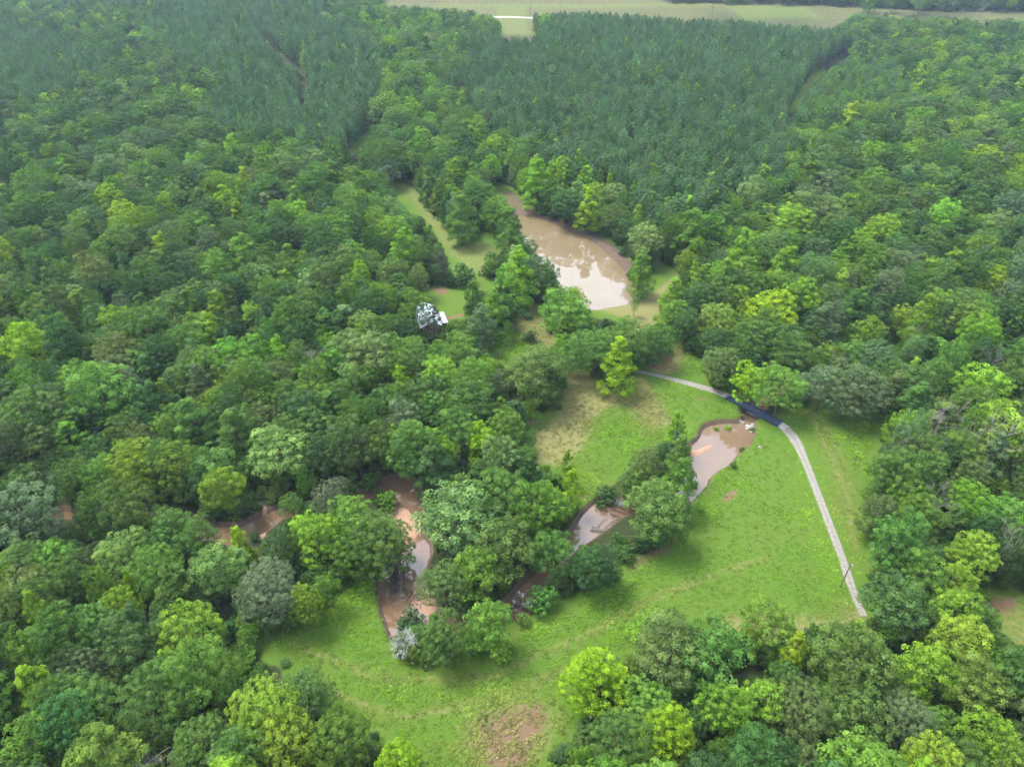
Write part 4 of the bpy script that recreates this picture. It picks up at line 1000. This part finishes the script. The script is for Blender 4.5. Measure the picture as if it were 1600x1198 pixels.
# undergrowth on the forest floor and along its edges
sx, sy = hexgrid(-420, 420, 30, 520, 3.6, 0.45)
k = np.abs(sx) < sy * 0.8 + 90; sx, sy = sx[k], sy[k]
sr = rng.uniform(0.8, 2.2, len(sx)); sh = sr * rng.uniform(1.1, 1.9, len(sx))
k = ~crown_hits_open(sx, sy, sr, sh) & (creek_sdf(sx, sy) > 0.8); sx, sy, sr, sh = [a[k] for a in (sx, sy, sr, sh)]
k = near_open(sx, sy) | (rng.random(len(sx)) < 0.12); sx, sy, sr, sh = [a[k] for a in (sx, sy, sr, sh)]
idx = rng.integers(0, 4, len(sx)); tn = [('dark', 'mid', 'olive', 'fresh')[q] for q in rng.integers(0, 4, len(sx))]
stuff('undergrowth', [q[0] for q in MS], sx, sy, ground_z(sx, sy), idx, np.stack([sr / 2.2, sr / 2.2, sh / 3.4], 1), rng.uniform(0, 6.28, len(sx)),
      np.array([jitter_tint(t, rng) for t in tn]), 'low green undergrowth on the forest floor')

# ------------------------------------------------------------------ meadow grass
def tuft(seed, mounds=8, r=0.85, leaf=0.2):
    g = np.random.default_rng(seed); a = g.uniform(0, 6.28, mounds); rr = r * np.sqrt(g.random(mounds))
    C = np.stack([np.cos(a) * rr, np.sin(a) * rr, np.full(mounds, 0.02)], 1); RC = g.uniform(0.18, 0.42, mounds)
    q, v = clump_leaves(C, RC, np.tile([0, 0, 1.0], (mounds, 1)), 18, leaf, 0.5, g, up=0.7, jit=0.35, flat=1.1)
    return quad_mesh('tuft', q, v, [M_GRASS])
TUFTS = [tuft(i) for i in range(4)]
gx, gy = hexgrid(-75, 120, 44, 250, 0.95, 0.5)
u, v, _ = proj(gx, gy, 0)
main = OPEN['meadow'], OPEN['north_meadow'], OPEN['bush_lawn']
k = in_any(u, v, main) & (u > -20) & (u < 1620) & (v < 1220) & (creek_sdf(gx, gy) > 0.45)
gx, gy = gx[k], gy[k]
def at_grid(F, x, y):
    return F[np.clip(np.searchsorted(AY, y), 0, len(AY) - 1), np.clip(np.searchsorted(AX, x), 0, len(AX) - 1)]
dryv, dirtv = at_grid(dry, gx, gy), at_grid(dirt, gx, gy)
dr = np.full(gx.shape, 1e3)
for P in (DRIVE_N, DRIVE_S): dr = np.minimum(dr, seg_dist(gx, gy, gpl(P), False)[0])
lush = smooth(-0.5, 0.7, wob(gx, gy, 9, 9) + 0.5 * wob(gx, gy, 2.5, 10))
gu_, _, _ = proj(gx, gy, 0); gl = gpl(DRIVE_S); east = gx > np.interp(gy, gl[::-1, 1], gl[::-1, 0])
thin = (0.68 + 0.32 * smooth(-0.4, 0.4, wob(gx, gy, 13, 15))) * np.where(east & (gy < gl[0, 1] + 12), 0.6, 1)
k = (rng.random(len(gx)) < thin) & (rng.random(len(gx)) < 0.72 + 0.4 * lush - 0.15 * dryv - 0.55 * dirtv) & (dr > 1.75 + rng.normal(0, 0.3, len(gx)))
gx, gy, dryv, dirtv, lush, dr = gx[k], gy[k], dryv[k], dirtv[k], lush[k], dr[k]
dryv = np.clip(dryv + dirtv * 0.8, 0, 1)
c = np.array([0.116, 0.224, 0.022])[None] * (1 - dryv[:, None]) + np.array([0.175, 0.172, 0.060])[None] * dryv[:, None]
c = c * (0.92 + 0.16 * lush)[:, None] * np.clip(1 + 0.2 * rng.normal(size=(len(gx), 1)), 0.45, 1.8)
yl = smooth(0.0, 0.9, wob(gx, gy, 14, 11))[:, None]; c = c * (1 - yl) + c * np.array([1.2, 1.07, 1.05]) * yl
s = (0.6 + 0.9 * lush * rng.random(len(gx)))[:, None] * np.ones((1, 3)); s[:, 2] *= 0.45 * smooth(2, 9, dr) + 0.25
stuff('meadow_grass', TUFTS, gx, gy, ground_z(gx, gy), rng.integers(0, 4, len(gx)), s, rng.uniform(0, 6.28, len(gx)), c, 'tufty bright green meadow grass')
# ------------------------------------------------------------------ dead trees
DEADS = [dead_mb(900 + i, 12.0, 0.55, 4, 0.12, (3, 4), 0.4).mesh('branches', [M_DEAD]) for i in range(4)]
def starburst():
    """a dead crown of fine straight shoots radiating from a short stem"""
    g = random.Random(5); mb = MB(); mb.tube([(0, 0, 0), (0.1, 0, 1.6), (0, 0.1, 3.2), (0.1, 0, 4.4)], [0.15, 0.12, 0.08, 0.03], 6)
    for _ in range(210):
        o = Vector((g.gauss(0, 0.1), g.gauss(0, 0.1), g.uniform(1.9, 2.9))); d = Vector((g.gauss(0, 1), g.gauss(0, 1), g.gauss(0.1, 1.0))).normalized(); ln = g.uniform(1.9, 2.7)
        wv = Vector((g.gauss(0, 0.18), g.gauss(0, 0.18), 0.25)); at_ = lambda f: o + d * ln * f + wv * f * f
        mb.tube([at_(0), at_(0.35), at_(0.7), at_(1)], [0.034, 0.028, 0.020, 0.010], 3, 0, False)
        for _ in range(8):
            f = g.uniform(0.25, 1.0); q = at_(f); e = (d + Vector((g.gauss(0, 1), g.gauss(0, 1), g.gauss(0.1, 1))) * 0.75).normalized()
            mb.tube([q, q + e * g.uniform(0.3, 0.8)], [0.018, 0.009], 3, 0, False)
    return mb
WHITE = starburst().mesh('branches', [M_WHITEWOOD])
def dead_tree(u, v, h, lab, me=None, z=6.0, grp='bare dead trees', sx=1.0):
    x, y = gp(u, v, z); e = empty('dead_tree', (x, y, float(ground_z(np.array(x), np.array(y)))), rng.uniform(0, 6.28))
    s = h / 12.0 if me is None else 1.0
    e.scale = (s * sx, s * sx, s); link('branches', me or DEADS[int(rng.integers(4))], e)
    st = MB().tube([(0, 0, -0.5), (0, 0, 0.4), (0, 0, 1.2)], [0.34, 0.25, 0.22], 7).build('trunk', M_WHITEWOOD if me else M_DEAD, e)
    return tag(e, lab, 'dead tree', grp)
dead_tree(631, 1004, 8.5, 'bleached white bare tree beside the creek at the meadow edge', WHITE, 2.8, None, 1.08)
for u, v, h, sx, lab in ((1560, 676, 17, 0.85, 'largest of the grey dead trees in the right wood'), (1456, 664, 15.5, 0.75, 'grey dead tree beside the bright tree at the right meadow edge'),
    (1493, 648, 16, 0.75, 'leaning grey dead tree left of the largest dead tree'), (1420, 694, 15, 0.7, 'grey dead branches rising at the right edge of the meadow'),
    (1453, 703, 15.5, 0.75, 'pale dead tree just above the big green tree at the right meadow edge'), (1460, 784, 15, 0.7, 'dead branches between two bright trees right of the drive'),
    (1573, 846, 15, 0.8, 'grey dead tree right of the yellow-green tree at the right border'), (1530, 690, 16, 0.8, 'grey dead tree just left of the largest dead tree'),
    (268, 1142, 15, 0.6, 'white dead tree near the bottom in the lower left wood'), (404, 1142, 14, 0.55, 'thin white dead tree left of the bright tree at the bottom edge'),
    (500, 562, 16, 0.8, 'bare grey snag in a dark gap of the wood left of the house'), (310, 562, 16, 0.7, 'bare pale snag among the trees left of the picture middle'), (1275, 570, 15, 0.6, 'pale bare treetop above the far pole'),
    (1430, 520, 15, 0.6, 'bare branches in the upper right wood'), (1548, 562, 16, 0.7, 'bare grey crown at the right border above the bright broad tree'),
    (1488, 12, 15, 0.8, 'leftmost white snag in front of the far treeline'), (1512, 16, 13, 0.9, 'middle white snag in front of the far treeline'),
    (1527, 13, 15, 0.8, 'rightmost white snag in front of the far treeline')):
    dead_tree(u, v, h, lab, None, h * 0.75, sx=sx)

# ------------------------------------------------------------------ bridge
M_NAVY = plain_mat('navy_steel', (0.026, 0.050, 0.100), (0.014, 0.026, 0.052), 1.5, 0.4, 0.0, 0.0, 0.5)
M_RUST = plain_mat('dark_steel', (0.03, 0.032, 0.04), (0.05, 0.035, 0.03), 2.0, 0.7)
M_CONC = plain_mat('concrete', (0.34, 0.32, 0.30), (0.24, 0.22, 0.20), 1.2, 0.9)
BL = float(np.hypot(*(BR_B - BR_A))); ba = math.atan2(*(BR_B - BR_A)[::-1]); bc = (BR_A + BR_B) / 2
br = tag(empty('bridge', (bc[0], bc[1], 0.0), ba), 'narrow dark navy steel bridge carrying the gravel drive over the creek', 'bridge')
MB().box((0, 0, 0.24), (BL - 0.1, 2.4, 0.14)).build('deck', M_NAVY, br)
for s in (-1, 1):
    MB().box((0, s * 1.31, 0.30), (BL, 0.2, 0.62)).build('side_beam', M_NAVY, br)
    MB().box((0, s * 0.8, -0.06), (BL - 0.6, 0.22, 0.44)).build('girder', M_RUST, br)
    MB().box((s * (BL / 2 - 0.5), 0, -0.9), (0.9, 2.9, 1.66)).build('abutment', M_CONC, br)
    ramp = MB(); x0, x1 = s * (BL / 2 - 0.02), s * (BL / 2 + 2.2)
    ramp.add([(x0, -1.2, 0.29), (x0, 1.2, 0.29), (x1, 1.2, 0.03), (x1, -1.2, 0.03), (x0, -1.2, -0.3), (x0, 1.2, -0.3), (x1, 1.2, -0.3), (x1, -1.2, -0.3)],
             [(0, 1, 2, 3), (4, 7, 6, 5), (0, 3, 7, 4), (1, 5, 6, 2), (3, 2, 6, 7), (0, 4, 5, 1)]).build('ramp', M_GRAVEL, br)
for k in range(9):
    MB().box((-BL / 2 + (k + 0.5) * BL / 9, 0, 0.325), (0.12, 2.3, 0.03)).build('cross_bar', M_RUST, br)

# ------------------------------------------------------------------ rocks and white water below the bridge
M_ROCK = plain_mat('pale_rock', (0.24, 0.22, 0.20), (0.14, 0.13, 0.12), 2.5, 0.85, bump=0.3)
M_FOAM = plain_mat('foam', (0.80, 0.80, 0.80), (0.55, 0.52, 0.50), 3.0, 0.6, bump=0.3)
def rock_mesh(seed):
    g = np.random.default_rng(seed); mb = MB(); vs, fs = [], []
    nu, nv = 8, 5
    for j in range(nv + 1):
        for i in range(nu):
            a, b = 2 * math.pi * i / nu, math.pi * (j / nv - 0.5); r = g.uniform(0.8, 1.15)
            vs.append((math.cos(a) * math.cos(b) * r, math.sin(a) * math.cos(b) * r * 0.8, math.sin(b) * r * 0.6))
    for j in range(nv):
        for i in range(nu): fs.append((j * nu + i, j * nu + (i + 1) % nu, (j + 1) * nu + (i + 1) % nu, (j + 1) * nu + i))
    return mb.add(vs, fs).mesh('rock', [M_ROCK])
ROCKS = [rock_mesh(i) for i in range(3)]
for i, (u, v, s, lab) in enumerate(((1155, 658, 0.8, 'pale rock at the left end of the falls below the bridge'), (1160, 661, 0.55, 'small pale rock second from the left of the falls'),
    (1166, 667, 0.6, 'pale rock in the middle of the white water'), (1174, 668, 0.75, 'pale rock at the right foot of the falls'), (1176, 664, 0.7, 'pale rock high on the right of the falls'),
    (1173, 676, 0.5, 'rock below the white water on the right shore'), (1187, 699, 0.55, 'small pale boulder lying on the meadow right of the pool'))):
    x, y = gp(u, v, ZW if i < 6 else 0); o = link('rock', ROCKS[i % 3]); o.location = (x, y, (ZW + 0.1) if i < 6 else float(ground_z(np.array(x), np.array(y))) + 0.1)
    o.rotation_euler = (0, 0, i * 1.3); o.scale = (s, s, s); tag(o, lab, 'rock', 'rocks by the pool')
fx, fy = np.meshgrid(np.linspace(0, 1, 14), np.linspace(0, 1, 10))
c0, c1, c2, c3 = [np.array(gp(u, v, ZW)) for u, v in ((1161, 662), (1178, 661), (1174, 674), (1166, 670))]
X_ = (1 - fx) * (1 - fy) * c0[0] + fx * (1 - fy) * c1[0] + fx * fy * c2[0] + (1 - fx) * fy * c3[0]
Y_ = (1 - fx) * (1 - fy) * c0[1] + fx * (1 - fy) * c1[1] + fx * fy * c2[1] + (1 - fx) * fy * c3[1]
wm = grid_mesh('white_water', X_, Y_, ZW - 0.03 + 0.16 * np.maximum(0, wob(X_, Y_, 0.35, 2) + 0.15) * (1 - fy * 0.5)); wm.materials.append(M_FOAM)
tag(link('white_water', wm), kind='structure')

# ------------------------------------------------------------------ fallen logs
M_LOGD = plain_mat('wet_log', (0.085, 0.070, 0.062), (0.045, 0.038, 0.035), 2.0, 0.8)
M_LOGP = plain_mat('pale_log', (0.19, 0.17, 0.145), (0.11, 0.095, 0.08), 2.0, 0.85)
def log(p0, p1, r, mat, lab, grp, bend=0.0, lift=0.15, stubs=2, cat='log', nm='driftwood_log'):
    p0, p1 = Vector((*gp(*p0, ZW), ZW + lift)), Vector((*gp(*p1, ZW), ZW + lift + random.uniform(0, 0.35)))
    d = p1 - p0; side = Vector((-d.y, d.x, 0)) * bend
    e = empty(nm, p0); pts = [Vector(), d * 0.33 + side * 0.8 + Vector((0, 0, 0.08)), d * 0.68 + side, d]
    MB().tube(pts, [r, r * 0.88, r * 0.7, r * 0.35], 7).build('stem', mat, e)
    for _ in range(stubs):
        f = random.uniform(0.3, 0.9); s = d * f + side * 0.8; dr_ = (d.normalized() * 0.7 + Vector((random.uniform(-1, 1), random.uniform(-1, 1), random.uniform(0.1, 0.5)))).normalized()
        ln = d.length * random.uniform(0.15, 0.35); MB().tube([s, s + dr_ * ln * 0.5 + Vector((0, 0, 0.05)), s + dr_ * ln], [r * 0.45, r * 0.3, r * 0.12], 5).build('branch', mat, e)
    return tag(e, lab, cat, grp)
log((622, 862), (620, 928), 0.34, M_LOGD, 'long dark trunk lying along the middle of the wide creek channel', None, 0.05, 0.45, 5)
log((624, 868), (613, 922), 0.26, M_LOGD, 'dark log beside the long trunk in the wide creek channel', None, -0.06, 0.3, 5)
log((618, 872), (628, 925), 0.24, M_LOGP, 'paler log crossing the long trunk in the wide creek channel', None, 0.04, 0.6, 4)
for k in range(30):
    u0, v0 = 619 + random.gauss(0, 4), 872 + k * 1.55; a = random.gauss(1.75, 0.55) if k % 3 else random.uniform(0, 6.28); ln = random.uniform(10, 26)
    log((u0, v0), (u0 + math.cos(a) * ln, v0 + math.sin(a) * ln), random.uniform(0.07, 0.19), M_LOGD, f'dark broken branch in the wide creek log jam, {ORD[k]} along the trunk', 'branches of the creek log jam', random.uniform(-0.15, 0.15), random.uniform(0.05, 0.7), 3)
for p0, p1, r, b, lab in (((923, 828), (972, 838), 0.19, 0.02, 'thick pale log across the lower end of the small brown pool'), ((925, 824), (965, 832), 0.13, -0.04, 'pale log just above the thick one in the small pool'),
    ((940, 832), (985, 812), 0.10, 0.2, 'curved pale branch arching right of the small pool'), ((950, 834), (990, 818), 0.09, 0.22, 'second curved pale branch right of the small pool'),
    ((932, 828), (962, 806), 0.09, 0.16, 'bent pale branch reaching over the small brown pool'), ((945, 836), (978, 822), 0.11, 0.1, 'thin pale branch between the curved ones'),
    ((953, 803), (972, 812), 0.16, 0.0, 'short dark log at the right shore of the small pool'), ((958, 797), (985, 808), 0.14, 0.05, 'dark branch on the right shore of the small pool'),
    ((605, 795), (628, 787), 0.2, 0.05, 'dark log lying on the pink sandbar beside the leafy bush'), ((806, 945), (832, 962), 0.22, 0.05, 'dark log across the reddish pool in the creek bend'),
    ((398, 846), (404, 858), 0.14, 0.0, 'thin pale log by the left creek'), ((1085, 690), (1094, 680), 0.16, 0.0, 'dark log at the left shore of the pool below the bridge')):
    log(p0, p1, r, M_LOGD if 'dark' in lab else M_LOGP, lab, None, b, 0.35)
db = MB()
for _ in range(70):
    u0, v0 = random.gauss(650, 6.5), random.gauss(931, 8); a = random.uniform(0, 6.28); ln = random.uniform(1.5, 6)
    q0, q1 = gp(u0, v0, ZW + 0.3), gp(u0 + math.cos(a) * ln, v0 + math.sin(a) * ln, ZW + 0.3)
    z0, z1 = [max(ZW, float(ground_z(np.array(q[0]), np.array(q[1])))) + 0.06 for q in (q0, q1)]
    db.tube([(*q0, z0), ((q0[0] + q1[0]) / 2, (q0[1] + q1[1]) / 2, (z0 + z1) / 2 + 0.05), (*q1, z1)], [0.09, 0.07, 0.04], 5)
tag(db.build('driftwood_debris', M_LOGD), 'dark scattered sticks on the small beach', None, None, 'stuff')

# ------------------------------------------------------------------ house
M_ROOF = plain_mat('blue_grey_metal', (0.40, 0.47, 0.55), (0.34, 0.41, 0.48), 0.6, 0.4, 0.0)
M_ROOFD = plain_mat('dark_metal', (0.16, 0.17, 0.19), (0.12, 0.13, 0.15), 0.8, 0.4, 0.3)
M_WHITE = plain_mat('white_metal', (0.24, 0.24, 0.26), (0.20, 0.20, 0.22), 0.8, 0.5)
M_RED = plain_mat('red_boards', (0.17, 0.035, 0.028), (0.11, 0.025, 0.02), 2.0, 0.8)
M_GLASS = plain_mat('window_glass', (0.03, 0.04, 0.05), (0.02, 0.03, 0.04), 1.0, 0.08, 0.0, 0.0, 0.6)
M_TRIM = plain_mat('white_trim', (0.7, 0.7, 0.68), (0.6, 0.6, 0.58), 2.0, 0.7)
hx, hy = gp(667, 492, 3.0)
ho = tag(empty('house', (hx, hy, 0.0), 0.30), 'red cabin with pale blue metal roof half hidden by trees', 'house')
HWd, HLn, HE, HR = 3.0, 6.0, 2.5, 4.0
w = MB()
for s in (-1, 1):
    w.box((s * (HWd - 0.1), 0, HE / 2), (0.2, HLn * 2, HE)); w.box((0, s * (HLn - 0.1), HE / 2), (HWd * 2 - 0.4, 0.2, HE - 0.004))
    y = s * (HLn - 0.1); w.add([(-HWd + 0.1, y - 0.1, HE), (HWd - 0.1, y - 0.1, HE), (0, y - 0.1, HR - 0.1), (-HWd + 0.1, y + 0.1, HE), (HWd - 0.1, y + 0.1, HE), (0, y + 0.1, HR - 0.1)],
                               [(0, 1, 2), (5, 4, 3), (0, 2, 5, 3), (1, 4, 5, 2)])
w.build('wall', M_RED, ho)
sl = math.atan2(HR - HE, HWd); rl = math.hypot(HWd, HR - HE) + 0.5
for s in (-1, 1):
    cx = s * (rl / 2 - 0.02) * math.cos(sl); cz = HR + 0.06 - rl / 2 * math.sin(sl)
    rf = MB().box((cx, 0, cz), (rl, HLn * 2 + 0.9, 0.1), 0, 0, s * sl).build('roof', M_ROOF, ho)
    for k in range(12):   # standing seams
        MB().box((cx + s * 0.02, -HLn + (k + 0.5) * HLn * 2 / 12, cz + 0.065), (rl, 0.07, 0.05), 0, 0, s * sl).build('roof_seam', M_ROOF, rf)
MB().box((0, 0, HR + 0.14), (0.35, HLn * 2 + 0.92, 0.08)).build('ridge_cap', M_ROOF, ho)
MB().box((HWd + 1.55, -1.8, 2.25), (2.4, 7.0, 0.12), 0, 0, 0.06).build('porch_roof', M_WHITE, ho)
for yy in (-5.0, -1.8, 1.4): MB().box((HWd + 2.5, yy, 1.08), (0.16, 0.16, 2.14)).build('porch_post', M_TRIM, ho)
for xx in (-1.9, 0.0, 1.9):
    wi = MB().box((xx, -HLn - 0.03, 1.5), (1.0, 0.1, 1.2)).build('window', M_TRIM, ho) if xx else MB().box((xx, -HLn - 0.03, 1.05), (1.0, 0.1, 2.1)).build('door', M_TRIM, ho)
    MB().box((xx, -HLn - 0.09, 1.5 if xx else 1.4), (0.8, 0.05, 1.0 if xx else 0.8)).build('pane', M_GLASS, wi)
for yy in (-3.6, 3.8):
    wi = MB().box((HWd + 0.03, yy, 1.5), (0.1, 1.2, 1.2)).build('window', M_TRIM, ho); MB().box((HWd + 0.09, yy, 1.5), (0.05, 1.0, 1.0)).build('pane', M_GLASS, wi)

# ------------------------------------------------------------------ utility poles
M_POLE = plain_mat('pole_wood', (0.16, 0.13, 0.11), (0.10, 0.085, 0.07), 3.0, 0.9)
def pole(u, v, h, lab, lean=0.0, arm=True, r=0.14, lamp=False):
    x, y = gp(u, v, 0); e = empty('utility_pole', (x, y, float(ground_z(np.array(x), np.array(y))) - 0.2)); e.rotation_euler = (0, lean, 0)
    MB().tube([(0, 0, 0), (0, 0, h * 0.5), (0, 0, h)], [r, r * 0.9, r * 0.75], 8).build('post', M_POLE, e)
    if arm:
        MB().box((0, 0, h - 0.5), (1.8, 0.12, 0.14)).build('crossarm', M_POLE, e)
        for s in (-0.8, 0, 0.8): MB().tube([(s, 0, h - 0.42), (s, 0, h - 0.2)], [0.05, 0.04], 6).build('insulator', M_WHITE, e)
    if lamp: MB().tube([(0, -0.1, h - 0.2), (0, -0.5, h - 0.05), (0, -0.8, h - 0.12)], [0.05, 0.09, 0.16], 8).build('lamp_head', M_WHITE, e)
    return tag(e, lab, 'pole', 'wooden poles')
pole(1313, 917, 8.0, 'wooden pole beside the lower gravel drive', 0, False, 0.13, True)
pole(1265, 624, 6.0, 'short pole at the top edge of the right meadow', 0.05, False, 0.13)
pole(1172, 630, 6.5, 'leaning grey pole behind the vivid yellow tree by the bridge', 0.45, False, 0.12)
pole(918, 1148, 7.5, 'pole rising from the bushes at the bottom edge of the meadow', 0, False, 0.12, True)
for u, v, h, lab in ((600, 22, 14, 'leftmost pole in the far field'), (829, 24, 16, 'far pole left of the pine block corner'), (876, 25, 17, 'far pole second right of the pale road'),
    (1112, 26, 15, 'far pole standing in the green field'), (1333, 16, 14, 'far pole left of the sandy patch'), (1356, 14, 14, 'far pole by the sandy patch'), (1428, 20, 16, 'far pole right of the sandy patch')):
    pole(u, v, h, lab, 0.0, True, 0.22)
# ------------------------------------------------------------------ haze
hz, N, L, out = new_mat('haze')
pv_ = N.new('ShaderNodeVolumePrincipled'); pv_.inputs['Density'].default_value = 0.00011; pv_.inputs['Color'].default_value = (0.56, 0.77, 1.0, 1)
pv_.inputs['Anisotropy'].default_value = 0.2
L.new(pv_.outputs[0], out.inputs['Volume'])
lo_z = float(TZ.min()) - 1.0
hb = MB().box((0, 500, (lo_z + 130) / 2), (12000, 14000, 130 - lo_z)).build('haze', hz); tag(hb, 'thin pale haze in the air', None, None, 'stuff')
